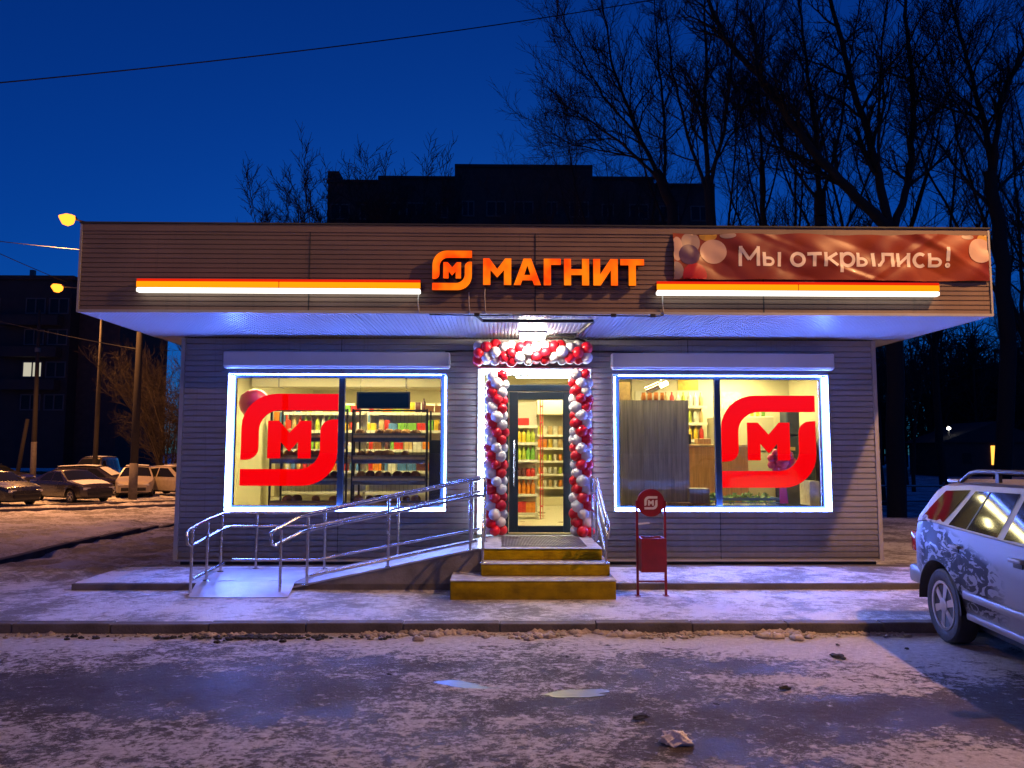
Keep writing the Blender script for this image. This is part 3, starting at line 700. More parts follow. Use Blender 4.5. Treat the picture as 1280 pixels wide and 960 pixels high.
tag(MB().tube([(-.85, -.03, 3.30), (-.6, -.03, 3.315), (1.7, -.03, 3.315), (2.2, -.03, 3.29)], .014, 8).build('wall_cable', 'cable', None, True), 'black cable running along the wall above the entrance', 'cable')

# ------------------------------------------------------------------ steps, ramp, rails
st = thing('entrance_steps', 'three yellow-painted concrete steps with worn grey treads at the door', 'steps', (.5, -1.6, 0))
for (x0, x1, y0, y1, z0, z1, tr) in ((-.60, 1.415, -2.24, -1.2, -.05, .222, .30), (-.235, 1.385, -1.92, -1.1, .2222, .376, .27), (-.237, 1.33, -1.62, -.02, .3762, PZ - .012, 0)):
    s_ = MB().bbox(x0, x1, y0, y1, z0, z1 - .012, .012).build('step', 'yellow_paint', st)
    if tr: build_sub(MB().bbox(x0 - .004, x1 + .004, y0 - .006, y1, z1 - .0115, z1, .003), 'tread', 'tread', s_, st)
    else: build_sub(MB().bbox(x0 - .006, x1 + .006, y0 - .01, y1, z1 + .0005, z1 + .004, .001), 'tread', 'tread', s_, st)
g = MB()
for k in range(56):
    x = .02 + k * .0205; g.box(x, x + .006, -1.45, -.30, PZ - .003, PZ + .006)
for k in range(20): y = -1.44 + k * .06; g.box(.02, 1.155, y, y + .006, PZ - .003, PZ + .005)
o = g.build('foot_grate', 'grating'); tag(o, 'steel foot-scraper grate on the platform at the door', 'grate')
rp = thing('access_ramp', 'sloped access ramp with metal deck climbing to the shop door', 'ramp', (-2.0, -1.05, 0))
MB().prism([(-2.66, 0.0), (-2.66, .02), (-.30, PZ - .03), (-.2385, PZ - .03), (-.2385, -.03), (-2.66, -.03)], -1.595, -1.56).build('side_wall', 'concrete', rp)
MB().prism([(-2.66, 0.0), (-2.66, .02), (-.30, PZ - .03), (-.2385, PZ - .03), (-.2385, -.03), (-2.66, -.03)], -.50, -.46).build('side_wall', 'concrete', rp)
dk = MB().prism([(-2.70, .012), (-2.70, .035), (-.30, PZ - .005), (-.2395, PZ - .005), (-.2395, PZ - .028), (-.30, PZ - .028)], -1.61, -.45)
deck = dk.build('deck', 'ramp_sheet', rp)
rb = MB(); 
for k in range(62):
    x = -2.64 + k * .0375; z = .035 + (x + 2.70) / 2.40 * (PZ - .04); rb.box(x, x + .010, -1.57, -.49, z - .006, z + .006)
build_sub(rb, 'tread_rib', 'ramp_sheet', deck, rp)
ld = MB().add([(-3.79, -2.14, .006), (-2.58, -2.14, .006), (-2.66, -1.55, .088), (-3.92, -1.55, .088), (-3.79, -2.14, -.01), (-2.58, -2.14, -.01), (-2.66, -1.55, .06), (-3.92, -1.55, .06)], [(0, 1, 2, 3), (4, 5, 1, 0), (5, 6, 2, 1), (7, 4, 0, 3)])
ld.add([(-3.92, -1.549, .088), (-2.66, -1.549, .088), (-2.52, -.45, .098), (-3.96, -.45, .098), (-3.92, -1.549, .05), (-2.66, -1.549, .05), (-2.52, -.45, .05), (-3.96, -.45, .05)], [(0, 1, 2, 3), (4, 5, 1, 0), (5, 6, 2, 1), (6, 7, 3, 2), (7, 4, 0, 3)])
ld.build('landing_sheet', 'ramp_sheet', rp)
def dz(x): return .03 + max(0, min(1, (x + 2.70) / 2.40)) * (PZ - .04)
def rail(name, label, rails, posts, base, r=.019):
    t = thing(name, label, 'handrail', base)
    for pts in rails: MB().tube(pts, r, 10).build('rail', 'stainless', t, 40)
    for (x, y, z0, z1) in posts:
        p = MB().tube([(x, y, z0), (x, y, z1)], r * .95, 10).build('post', 'stainless', t, 40)
        build_sub(MB().lathe([(.045, z0 - .002), (.045, z0 + .006), (.03, z0 + .012)], 12, (x, y, 0)), 'foot', 'stainless', p, t)
def hook(top, bot, y):
    return [bot[:2] + [y, bot[2]]] if False else None
rail('ramp_handrail', 'stainless handrail on the road side of the ramp', [
    [(-.20, -1.60, 1.20), (-.19, -1.60, 1.32), (-.21, -1.60, 1.425), (-.30, -1.60, 1.41), (-2.50, -1.60, .945), (-2.60, -1.66, .92), (-2.80, -1.97, .80), (-2.845, -2.02, .765), (-2.83, -2.02, .63), (-2.80, -1.98, .605), (-2.58, -1.66, .725), (-2.48, -1.60, .755), (-.30, -1.60, 1.20), (-.20, -1.60, 1.20)],
    [(-2.45, -1.60, .17), (-.30, -1.60, .62)]],
    [(-2.74, -1.93, .0, .79), (-2.49, -1.60, .06, .935), (-1.45, -1.60, dz(-1.45), 1.155), (-.385, -1.60, dz(-.385), 1.385)], (-1.5, -1.6, 0))
rail('ramp_handrail', 'stainless handrail along the wall side of the ramp under the bakery window', [
    [(-.28, -.50, 1.405), (-2.7, -.50, .90), (-3.3, -.50, .885), (-3.88, -.52, .885), (-3.95, -.62, .88), (-3.92, -1.2, .86), (-3.88, -1.97, .80), (-3.885, -2.03, .765), (-3.86, -2.03, .63), (-3.84, -1.98, .605), (-3.86, -1.25, .66), (-3.90, -.66, .69), (-3.84, -.54, .695), (-2.68, -.50, .70), (-.28, -.50, 1.20)],
    [(-3.84, -.50, .22), (-2.62, -.50, .22), (-.28, -.50, .66)], [(-3.84, -1.9, .18), (-3.88, -.72, .2)]],
    [(-3.83, -1.97, 0.0, .80), (-3.83, -1.47, .09, .845), (-3.90, -.78, .095, .875), (-3.50, -.50, .095, .885), (-2.52, -.50, .09, .93), (-1.47, -.50, dz(-1.47), 1.15), (-.40, -.50, dz(-.4), 1.37)], (-2.0, -.5, 0))
def stair_rail(x, label):
    rail('stair_handrail', label, [
        [(x, -.40, 1.17), (x, -.36, 1.30), (x, -.40, 1.40), (x, -.95, 1.40), (x, -1.78, 1.02), (x, -2.10, .88), (x, -2.13, .80), (x, -2.08, .72), (x, -1.76, .86), (x, -.93, 1.20), (x, -.40, 1.17)],
        [(x, -.42, .92), (x, -.92, .92), (x, -1.80, .52)]],
        [(x, -.45, PZ, 1.39), (x, -.95, PZ, 1.39), (x, -1.86, .376, .98)], (x, -1.2, PZ), .017)
stair_rail(1.345, 'stainless double handrail beside the steps on the bin side')
stair_rail(-.215, 'stainless double handrail beside the steps on the ramp side')

# ------------------------------------------------------------------ balloon garlands
def balloon_mesh(m):
    prof = [(.010, -.094), (.006, -.086), (.018, -.082)] + [(.083 * math.sin(t) ** .92, -.083 * math.cos(t) * (1.0 if math.cos(t) < 0 else 1.0)) for t in [PI * i / 9 for i in range(2, 9)]] + [(.012, .0825)]
    o = MB().lathe(prof, 14).build('balloon', m, None, True); me = o.data; bpy.data.objects.remove(o); return me
BM_R, BM_W = balloon_mesh('balloon_red'), balloon_mesh('balloon_white')
def garland(label, p0, p1, layers, seed, bulge=.085):
    rnd = random.Random(seed); p0 = Vector(p0); p1 = Vector(p1); d = (p1 - p0).normalized()
    root = thing('balloon_garland', label, 'balloons', p0, group='balloon garlands round the entrance', worldly=False)
    up = Vector((0, -1, 0)); sd = d.cross(up).normalized()
    for i in range(layers):
        c = (p1 - p0) * ((i + .5) / layers)
        for k in range(4):
            a = PI / 2 * k + (PI / 4 if i % 2 else 0) + rnd.uniform(-.12, .12)
            red = (2 * k + i % 2 - 2 * i) % 8 < 4
            o = link('balloon', BM_R if red else BM_W, None, root)
            rdir = sd * math.cos(a) + up * math.sin(a)
            o.location = c + rdir * (bulge * 1.1 + rnd.uniform(-.008, .012)) + d * rnd.uniform(-.012, .012)
            o.rotation_euler = rdir.to_track_quat('Z', 'Y').to_euler()
            s = rnd.uniform(.94, 1.16); o.scale = (s, s, s * rnd.uniform(.98, 1.10))
garland('red and white balloon column on the handle side of the door', (-.075, -.22, PZ + .02), (-.045, -.20, 2.97), 20, 1)
garland('red and white balloon column on the hinge side of the door', (1.225, -.22, PZ + .02), (1.205, -.20, 2.99), 20, 2)
garland('red and white balloon arch bar above the door', (-.40, -.24, 3.255), (1.36, -.24, 3.265), 14, 3, .092)

# ------------------------------------------------------------------ litter bin
bn = thing('litter_bin', 'dark red steel litter bin with round emblem plate on top', 'bin', (1.89, -2.03, 0))
for x in (1.715, 2.065):
    MB().box(x - .014, x + .014, -2.045, -2.017, 0, 1.17).build('post', 'red_steel', bn)
    MB().box(x - .03, x + .03, -2.08, -1.98, .0, .008).build('foot', 'red_steel', bn)
MB().box(1.729, 2.051, -2.041, -2.021, .165, .185).build('cross_bar', 'red_steel', bn)
MB().add([(1.745, -2.14, .30), (2.035, -2.14, .30), (2.035, -1.92, .30), (1.745, -1.92, .30), (1.742, -2.18, .715), (2.04, -2.18, .715), (2.04, -1.90, .715), (1.742, -1.90, .715), (1.755, -2.165, .715), (2.027, -2.165, .715), (2.027, -1.913, .715), (1.755, -1.913, .715), (1.755, -2.13, .32), (2.027, -2.13, .32), (2.027, -1.93, .32), (1.755, -1.93, .32)],
         [(0, 3, 2, 1), (0, 1, 5, 4), (1, 2, 6, 5), (2, 3, 7, 6), (3, 0, 4, 7), (4, 5, 9, 8), (5, 6, 10, 9), (6, 7, 11, 10), (7, 4, 8, 11), (8, 9, 13, 12), (9, 10, 14, 13), (10, 11, 15, 14), (11, 8, 12, 15), (12, 13, 14, 15)]).build('bucket', 'red_steel', bn)
pl = MB().prism([(1.89 + .172 * math.cos(2 * PI * i / 40), 1.142 + .172 * math.sin(2 * PI * i / 40)) for i in range(40)], -2.045, -2.017).build('emblem_plate', 'red_steel', bn)
def flat_emblem(root, part, cx, cz, w, y, m):
    for poly, (bx, bz, bw) in ((EMB_U, (cx - w / 2, cz - w / 2, w)), (EMB_L, (cx - w / 2, cz - w / 2, w)), (EMB_M, (cx - w * .225, cz - w * .21, w * .45))):
        build_sub(MB().prism([(bx + a * bw, bz + b * bw * (.93 if poly is EMB_M else 1)) for a, b in poly], y - .003, y), 'emblem', m, part, root)
flat_emblem(bn, pl, 1.89, 1.142, .165, -2.0465, 'white_paint')
MB().prism([(1.73, .872), (1.86, .883), (1.878, .893), (1.86, .902), (1.73, .890)], -2.06, -2.03).build('white_strip', 'white_box', bn)  # small white strip at the left post

# ------------------------------------------------------------------ cars
def wheel_parts(root, x, y, r, side, spokes=6, fancy=True, name='wheel'):
    # tyre mesh with a rim child; side = -1 / +1 says which way the outer face looks (local y)
    w = .20
    prof = [(r * .66, -.40), (r * .74, -.5), (r * .93, -.5), (r * .985, -.42), (r, -.25), (r, .25), (r * .985, .42), (r * .93, .5), (r * .74, .5), (r * .66, .40)]
    n = 28 if fancy else 16
    t = MB().lathe([(a, b * w) for a, b in prof], n, (x, y, r), 'y').build(name, 'black_rubber', root, 35)
    yo = y + side * w * .5
    m = MB()
    ringp = [(r * .655, yo - side * .03), (r * .67, yo - side * .004), (r * .60, yo - side * .006), (r * .57, yo - side * .05)]
    m.lathe([(a, b - y) for a, b in ringp], n, (x, y, r), 'y'); m.f = m.f[:-2]
    for k in range(spokes):
        a = 2 * PI * k / spokes + .3
        ca, sa = math.cos(a), math.sin(a); hw0, hw1 = r * .075, r * .105
        vs = []
        for (rr, hw, dep) in ((r * .10, hw0, .012), (r * .60, hw1, .018)):
            for s_, dd in ((-1, dep + .035), (-1, dep), (1, dep), (1, dep + .035)):
                vs.append((x + rr * ca - s_ * hw * sa, yo - side * dd, r + rr * sa + s_ * hw * ca))
        m.add(vs, [(0, 1, 5, 4), (1, 2, 6, 5), (2, 3, 7, 6)])
    m.lathe([(r * .20, (yo - side * .03) - y), (r * .20, (yo - side * .008) - y), (r * .13, (yo - side * .002) - y)], 14, (x, y, r), 'y')
    m.build('rim', 'rim', t, 35)
    d = MB().lathe([(r * .64, -.02), (r * .64, .02)], n, (x, y, r), 'y'); d.build('brake_disc', 'black_metal', t)
    return t
def make_car(sp, label, loc, heading, cat='car', group=None, name='parked_car'):
    """sp: length stations in local x (forward), profile control points"""
    root = thing(name, label, cat, loc, heading, group, worldly=False)
    xr, xf = sp['xr'], sp['xf']; hw = sp['hw']; N = sp.get('n', 60)
    belt = lambda x: float(np.interp(x, *zip(*sp['belt']))); roof = lambda x: float(np.interp(x, *zip(*sp['roof'])))
    wid = lambda x: hw * float(np.interp(x, *zip(*sp['wid']))); rw = sp['rw']; axles = sp['axles']; sill = sp.get('sill', .30)
    H = sp['H']; tum = sp['tum']
    def low(x):
        z = float(np.interp(x, *zip(*sp['low']))) if 'low' in sp else sill
        for a in axles:
            d = abs(x - a); Ra = rw * 1.27
            if d < Ra: z = max(z, rw * .98 + math.sqrt(Ra * Ra - d * d) * .98)
        return z
    def gy(x, z): return wid(x) - .015 - tum * max(0, (z - belt(x))) / H
    xs = sorted(set(list(np.linspace(xr, xf, N)) + [p for p, _ in sp['roof']] + [p for p, _ in sp['wid']]))
    rings = []
    for x in xs:
        b, r_, l, w = belt(x), max(roof(x), belt(x) + .015), low(x), wid(x)
        flare = 0.0
        for a in axles:
            d = abs(x - a)
            if d < rw * 1.6: flare = max(flare, .022 * (1 - (d / (rw * 1.6)) ** 2))
        ring = []
        for k in range(9):
            t = k / 8; z = l + (b - l) * t
            bul = 1 - .055 * (1 - min(1, (z - sill) / .35)) ** 2 - .03 * max(0, (z - .75) / .4) ** 2 if z < b else .97
            crease = .008 if abs(z - sp.get('crease', .95)) < .05 else 0
            ring.append((w * bul + flare * max(0, 1 - (z - l) / .25) + crease, z))
        ring.append((gy(x, b), b + .012))
        for t in (.35, .7, .93): z = b + (r_ - b) * t; ring.append((gy(x, z), z))
        yt = gy(x, r_); ring += [(yt - .05 * min(1, (r_ - b) / .1), r_ - .004), (yt * .72, r_ + .018), (yt * .36, r_ + .03), (0, r_ + .034)]
        rings.append([(x, y, z) for y, z in ring])
    m = MB(); n = len(rings[0])
    for s_ in (1, -1):
        o = len(m.v)
        for rg in rings: m.v += [(p[0], s_ * p[1], p[2]) for p in rg]
        for i in range(len(rings) - 1):
            for k in range(n - 1): a = o + i * n + k; m.f.append((a, a + 1, a + n + 1, a + n))
        # end faces to the centre plane
        for idx in (0, len(rings) - 1):
            rg = rings[idx]; o2 = len(m.v); m.v += [(p[0], s_ * p[1], p[2]) for p in rg] + [(p[0], 0, p[2]) for p in rg]
            for k in range(n - 1): m.f.append((o2 + k, o2 + k + 1, o2 + n + k + 1, o2 + n + k))
    bm = bmesh.new(); me0 = bpy.data.meshes.new('body'); me0.from_pydata(m.v, [], m.f); bm.from_mesh(me0)
    bmesh.ops.remove_doubles(bm, verts=bm.verts, dist=.0008); bmesh.ops.recalc_face_normals(bm, faces=bm.faces); bm.to_mesh(me0); bm.free()
    body = link('body', me0, sp['paint'], root, 32)
    # floor and wheel housings
    MB().box(xr + .12, xf - .12, -hw + .22, hw - .22, .20, belt(0) - .25).build('underbody', 'black_rubber', root)
    def patch(poly, nm, mm, off=.005, parent=None, sides=(1, -1), thick=True):
        # polygon in (x,z) laid on the greenhouse or body side
        for s_ in sides:
            b = bmesh.new(); vs = [b.verts.new((x, 0, z)) for x, z in poly]; f = b.faces.new(vs)
            bmesh.ops.triangulate(b, faces=[f]); bmesh.ops.subdivide_edges(b, edges=list(b.edges), cuts=2, use_grid_fill=True)
            for v in b.verts:
                z = v.co.z; x = v.co.x; yy = gy(x, z) if z >= belt(x) else wid(x) * (1 - .03 * max(0, (z - .75) / .4) ** 2)
                v.co.y = s_ * (yy + off)
            bmesh.ops.recalc_face_normals(b, faces=b.faces)
            me = bpy.data.meshes.new(nm); b.to_mesh(me); b.free(); link(nm, me, mm, parent or root, True)
    for poly in sp['windows']: patch(poly, 'window', 'car_glass')
    for poly in sp.get('pillars', []): patch(poly, 'window_divider', 'black_rubber', .009)
    def sheet_on_roof(xa, xb, nm, mm, inset, off, k=10, parent=None):
        g = MB()
        for i in range(k + 1):
            x = xa + (xb - xa) * i / k; r_ = max(roof(x), belt(x) + .015); y = max(.05, gy(x, r_) - inset)
            dx = .02; nzx = -(roof(x + dx) - roof(x - dx)) / (2 * dx); l = math.hypot(1, nzx)
            for j in range(7):
                t = -1 + 2 * j / 6; zz_ = r_ + .034 * (1 - t * t) + .004
                g.v.append((x + off * nzx / l, y * t, zz_ + off / l))
        for i in range(k):
            for j in range(6): a = i * 7 + j; g.f.append((a, a + 1, a + 8, a + 7))
        return g.build(nm, mm, parent or root, True)
    for (xa, xb) in sp.get('screens', []): sheet_on_roof(xa, xb, 'windscreen', 'car_glass', .07, .006)
    for (xa, xb, ins, th) in sp.get('snow', []):
        g = sheet_on_roof(xa, xb, 'snow_cover', 'snow_clean', ins, th, 14)
    for ax in axles:
        for s_ in (1, -1): wheel_parts(root, ax, s_ * (hw - .12), rw, s_, sp.get('spokes', 6), sp.get('fancy', False))
    for (nm, mm, b) in sp.get('boxes', []):
        for s_ in (1, -1):
            y0, y1 = sorted((s_ * b[2], s_ * b[3])); MB().bbox(b[0], b[1], y0, y1, b[4], b[5], b[6] if len(b) > 6 else .015).build(nm, mm, root, 40)
    for (nm, mm, b) in sp.get('single', []): MB().bbox(*b, .012).build(nm, mm, root, 40)
    return root
SUV = dict(xr=-.80, xf=3.52, hw=.905, n=150, paint='paint_printed', rw=.36, axles=(0.0, 2.62), sill=.36, H=.45, tum=.20, crease=.93, spokes=6, fancy=True,
    belt=[(-.80, 1.02), (-.6, 1.13), (-.3, 1.165), (0.4, 1.145), (2.0, 1.10), (2.6, 1.04), (3.3, .92), (3.52, .80)],
    roof=[(-.80, 1.03), (-.72, 1.12), (-.52, 1.30), (-.34, 1.50), (-.22, 1.56), (.3, 1.595), (1.2, 1.61), (1.6, 1.58), (2.25, 1.20), (2.45, 1.09), (3.3, .95), (3.52, .82)],
    wid=[(-.80, .72), (-.74, .86), (-.62, .95), (-.4, .985), (0, 1.0), (2.6, .99), (3.1, .94), (3.4, .82), (3.52, .62)],
    low=[(-.80, .44), (-.5, .40), (-.4, .36), (3.0, .36), (3.52, .40)],
    windows=[[(-.45, 1.195), (-.12, 1.49), (.36, 1.52), (.10, 1.19)], [(.21, 1.175), (.45, 1.515), (1.17, 1.53), (1.10, 1.15)], [(1.20, 1.145), (1.27, 1.53), (1.62, 1.51), (2.16, 1.155)]],
    pillars=[[(.56, 1.168), (.70, 1.52), (.725, 1.52), (.585, 1.167)]],
    screens=[(1.66, 2.24)],
    boxes=[('door_handle', 'paint_silver', (1.36, 1.56, .895, .945, .985, 1.02, .012)), ('handle_recess', 'black_rubber', (1.38, 1.52, .895, .912, .94, .984, .008)), ('door_handle', 'paint_silver', (.30, .48, .895, .94, .97, 1.0, .012)),
           ('handle_recess', 'black_rubber', (.33, .45, .895, .912, .93, .969, .008)), ('side_moulding', 'paint_silver', (.50, 2.12, .885, .925, .52, .60, .02)), ('sill_trim', 'paint_silver', (.50, 2.12, .80, .895, .33, .40, .02)),
           ('tail_lamp', 'lens_red', (-.80, -.66, .62, .845, .80, 1.02, .03)), ('rear_bumper_corner', 'paint_silver', (-.84, -.50, .55, .87, .46, .66, .05)), ('head_lamp', 'lens_clear', (3.25, 3.46, .55, .80, .72, .84, .03)),
           ('side_mirror', 'paint_silver', (1.98, 2.12, .88, 1.06, 1.13, 1.27, .03))],
    single=[('rear_bumper', 'paint_silver', (-.86, -.68, -.62, .62, .46, .68)), ('spoiler', 'paint_silver', (-.42, -.18, -.60, .60, 1.565, 1.60)), ('front_bumper', 'paint_silver', (3.40, 3.60, -.62, .62, .42, .66))])
suv = make_car(SUV, 'silver off-roader with a dark airbrushed print parked nose to the road', (5.30, -4.03, -.098), R(-97), 'car', name='parked_suv')
for s_ in (1, -1):
    y = s_ * .60
    r_ = MB().tube([(-.10, y, 1.585), (.0, y, 1.63), (.10, y, 1.675), (.25, y, 1.695), (1.2, y, 1.71), (1.35, y, 1.69), (1.48, y, 1.62)], .022, 8).build('roof_rail', 'black_metal', suv, True)
    for x in (.62,): MB().box(x - .03, x + .03, y - .016, y + .016, 1.60, 1.70).build('rail_foot', 'black_metal', r_)
# black arch lining of the wheel arches
for ax in (0, 2.62):
    for s_ in (1, -1):
        m = MB(); k = 22
        for i in range(k + 1):
            a = PI * i / k - .0
            for (rr, yy) in ((.462, .915), (.445, .922), (.43, .60)): m.v.append((ax + rr * math.cos(a), s_ * yy, .355 + rr * math.sin(a)))
        for i in range(k):
            for j in range(2): b = i * 3 + j; m.f.append((b, b + 1, b + 4, b + 3))
        m.build('arch_liner', 'black_rubber', suv, True)
SEDAN = dict(xr=-2.2, xf=2.2, hw=.86, n=46, paint='paint_dark', rw=.31, axles=(-1.3, 1.3), sill=.28, H=.45, tum=.20, crease=.8, spokes=5,
    belt=[(-2.2, .78), (-2.0, .92), (-1.2, .97), (.8, .93), (1.6, .86), (2.1, .72), (2.2, .62)],
    roof=[(-2.2, .80), (-2.05, .99), (-1.45, 1.05), (-.85, 1.36), (-.4, 1.43), (.2, 1.42), (1.0, 1.00), (1.25, .95), (2.0, .80), (2.2, .64)],
    wid=[(-2.2, .75), (-2.05, .93), (-1.6, 1), (1.5, 1), (1.95, .92), (2.2, .68)],
    windows=[[(-1.15, .99), (-.75, 1.31), (-.25, 1.36), (-.25, .98)], [(-.18, .98), (-.18, 1.36), (.2, 1.35), (.78, .97)]],
    screens=[(.28, .98), (-1.40, -.88)], boxes=[('head_lamp', 'lens_clear', (1.98, 2.18, .42, .70, .60, .70)), ('tail_lamp', 'lens_red', (-2.21, -2.08, .5, .75, .72, .86))],
    single=[('front_bumper', 'black_rubber', (2.1, 2.26, -.55, .55, .36, .52)), ('rear_bumper', 'black_rubber', (-2.27, -2.1, -.55, .55, .40, .56))])
WAGON = dict(SEDAN, roof=[(-2.2, .80), (-2.1, 1.0), (-1.95, 1.30), (-1.75, 1.44), (-.4, 1.50), (.3, 1.45), (1.05, 1.00), (1.25, .95), (2.0, .80), (2.2, .64)],
    windows=[[(-1.85, 1.0), (-1.75, 1.34), (-1.15, 1.40), (-1.15, 1.0)], [(-1.08, .99), (-1.08, 1.40), (-.25, 1.42), (-.25, .98)], [(-.18, .98), (-.18, 1.42), (.25, 1.38), (.82, .97)]], screens=[(.34, 1.02), (-2.1, -1.82)])
HATCH = dict(WAGON, xr=-1.75, axles=(-1.15, 1.3), belt=[(-1.75, .8), (-1.6, .95), (.8, .93), (1.6, .86), (2.1, .72), (2.2, .62)],
    roof=[(-1.75, .82), (-1.68, 1.0), (-1.5, 1.30), (-1.3, 1.44), (-.3, 1.52), (.25, 1.48), (1.1, 1.00), (1.25, .95), (2.0, .80), (2.2, .64)], wid=[(-1.75, .75), (-1.65, .93), (-1.3, 1), (1.5, 1), (1.95, .92), (2.2, .68)],
    windows=[[(-1.4, 1.0), (-1.2, 1.36), (-.4, 1.44), (-.4, .98)], [(-.33, .98), (-.33, 1.44), (.2, 1.42), (.86, .97)]], screens=[(.3, 1.06), (-1.68, -1.38)],
    boxes=[('head_lamp', 'lens_clear', (1.98, 2.18, .42, .70, .60, .70)), ('tail_lamp', 'lens_red', (-1.76, -1.63, .5, .75, .72, .95))],
    single=[('front_bumper', 'black_rubber', (2.1, 2.26, -.55, .55, .36, .52)), ('rear_bumper', 'black_rubber', (-1.82, -1.65, -.55, .55, .40, .56))])
G = 'cars parked in the yard behind the kerb'
make_car(dict(SEDAN, paint='paint_black', snow=[(-.6, .1, .1, .03)]), 'black car cut off by the picture edge, roof dusted with snow', (-21.9, 21.6, -.62), R(-24), group=G)
make_car(dict(SEDAN, paint='paint_dark', snow=[(1.15, 1.95, .12, .02)]), 'dark sedan without roof snow at the head of the parked row', (-19.9, 24.0, -.62), R(-30), group=G)
make_car(dict(WAGON, paint='paint_dark', snow=[(-1.7, .22, .04, .07), (.34, 1.0, .1, .03)]), 'dark estate car with a thick pale snow cap along its roof', (-21.2, 28.6, -.62), R(6), group=G)
make_car(dict(HATCH, paint='paint_beige', snow=[(-1.25, .2, .06, .06), (-1.68, -1.34, .09, .02)]), 'beige hatchback with its rear window snowed over behind the concrete pole', (-18.9, 28.2, -.62), R(-68), group=G)
make_car(dict(HATCH, paint='paint_beige', snow=[(-1.2, .15, .08, .03)]), 'pale beige hatchback nosing out beside the shop corner', (-17.3, 28.9, -.62), R(-20), group=G)
make_car(dict(WAGON, paint='paint_white', snow=[(-1.7, .22, .06, .04)]), 'white estate car behind the beige hatchback at the shop corner', (-18.3, 34.0, -.62), R(-14), group=G)
VAN = dict(WAGON, H=.75, belt=[(-2.2, 1.0), (.8, 1.0), (1.6, .92), (2.1, .8), (2.2, .7)], roof=[(-2.2, 1.02), (-2.15, 1.7), (-2.0, 1.86), (-.4, 1.90), (.6, 1.86), (1.35, 1.05), (2.0, .9), (2.2, .72)],
    windows=[[(-1.9, 1.08), (-1.85, 1.66), (-1.05, 1.70), (-1.05, 1.06)], [(-.95, 1.06), (-.95, 1.7), (.1, 1.7), (.1, 1.06)], [(.2, 1.06), (.2, 1.7), (.55, 1.68), (1.1, 1.06)]], screens=[(.7, 1.32), (-2.17, -2.12)], snow=[(-1.95, .5, .05, .04)], paint='paint_dark')
make_car(VAN, 'dark minivan standing far behind the parked row', (-26.0, 37.5, -.62), R(-84), 'van')
make_car(dict(SEDAN, paint='paint_dark', snow=[(-.8, .2, .05, .05)]), 'dark snow-dusted car far back near the lamp post', (-31.5, 36.0, -.62), R(4), group=G)

# ------------------------------------------------------------------ interior of the shop
room = thing('shop_interior', 'cream-painted sales room of the shop behind the glass', 'room', (0, .2, PZ)) 
MB().box(WX0 + .06, WX1 - .06, .16, 7.9, PZ - .06, PZ - .005).build('room_floor', 'shop_floor', room)
MB().box(WX0 + .06, WX1 - .06, .16, 7.9, 3.30, 3.34).build('room_ceiling', 'cream_wall', room)
MB().box(WX0 + .06, WX1 - .06, 7.6, 7.66, PZ, 3.30).build('room_wall', 'cream_wall', room)
MB().box(WX0 + .06, WX0 + .10, .16, 7.6, PZ, 3.30).build('room_wall', 'cream_wall', room)
MB().box(WX1 - .10, WX1 - .06, .16, 7.6, PZ, 3.30).build('room_wall', 'cream_wall', room)
MB().box(2.6, 5.7, 3.2, 3.26, PZ, 3.30).build('room_wall', 'cream_wall', room)
lw = MB()
for (a, b, c, d) in ((WX0 + .05, WX1 - .05, 2.96, 3.34), (WX0 + .05, -.30, PZ - .2, .93), (1.35, WX1 - .05, PZ - .2, .93), (WX0 + .05, -4.12, .93, 3.02), (-.85, -.30, .93, 3.02), (1.35, 1.78, .93, 3.02), (5.03, WX1 - .05, .93, 3.02)): lw.box(a, b, .125, .155, c, d)
lw.build('inner_lining', 'cream_wall', room)
me_p = None
CLW = ['in the corner above the big pink balloon', 'above the hanging dark screen', 'before the right back shelves of the bakery hall', 'before the left back shelves of the bakery hall', 'just inside the entrance door', 'above the aisle behind the juice shelf', 'before the far chiller cabinet', 'deep in the shop left of the chiller', 'above the wood partition', 'above the checkout window emblem', 'above the cream fridge', 'deep in the shop behind the bakery shelves', 'added out of view to brighten the bread racks', 'added out of view to brighten the wood partition']
def ceil_light(x, y, i, lx=.6, ly=.12):
    t = thing('ceiling_light', 'bright linear ceiling lamp ' + CLW[i], 'lamp', (x, y, 3.30), group='ceiling lamps inside the shop')
    MB().box(x - lx, x + lx, y - ly, y + ly, 3.268, 3.299).build('housing', 'white_box', t)
    MB().box(x - lx + .02, x + lx - .02, y - ly + .02, y + ly - .02, 3.260, 3.2675).build('diffuser', 'ceiling_panel', t)
for i, (x, y) in enumerate(((-3.9, 1.4), (-2.2, 1.5), (-1.4, 3.2), (-3.4, 3.4), (.6, 1.6), (.9, 3.6), (1.2, 5.6), (-.8, 5.6), (2.4, 1.4), (4.2, 1.5), (4.4, 2.6), (-2.9, 5.8))): ceil_light(x, y, i)
ceil_light(-2.4, .24, 12, 1.2, .05); ceil_light(2.5, .30, 13, .6, .05)  # two unseen lamps, added only to brighten the bread racks and the partition
rnd = random.Random(11)
def proto(name, mb, m, smooth=True):
    o = mb.build(name, m, None, smooth); me = o.data; bpy.data.objects.remove(o); return me
PROD = {}
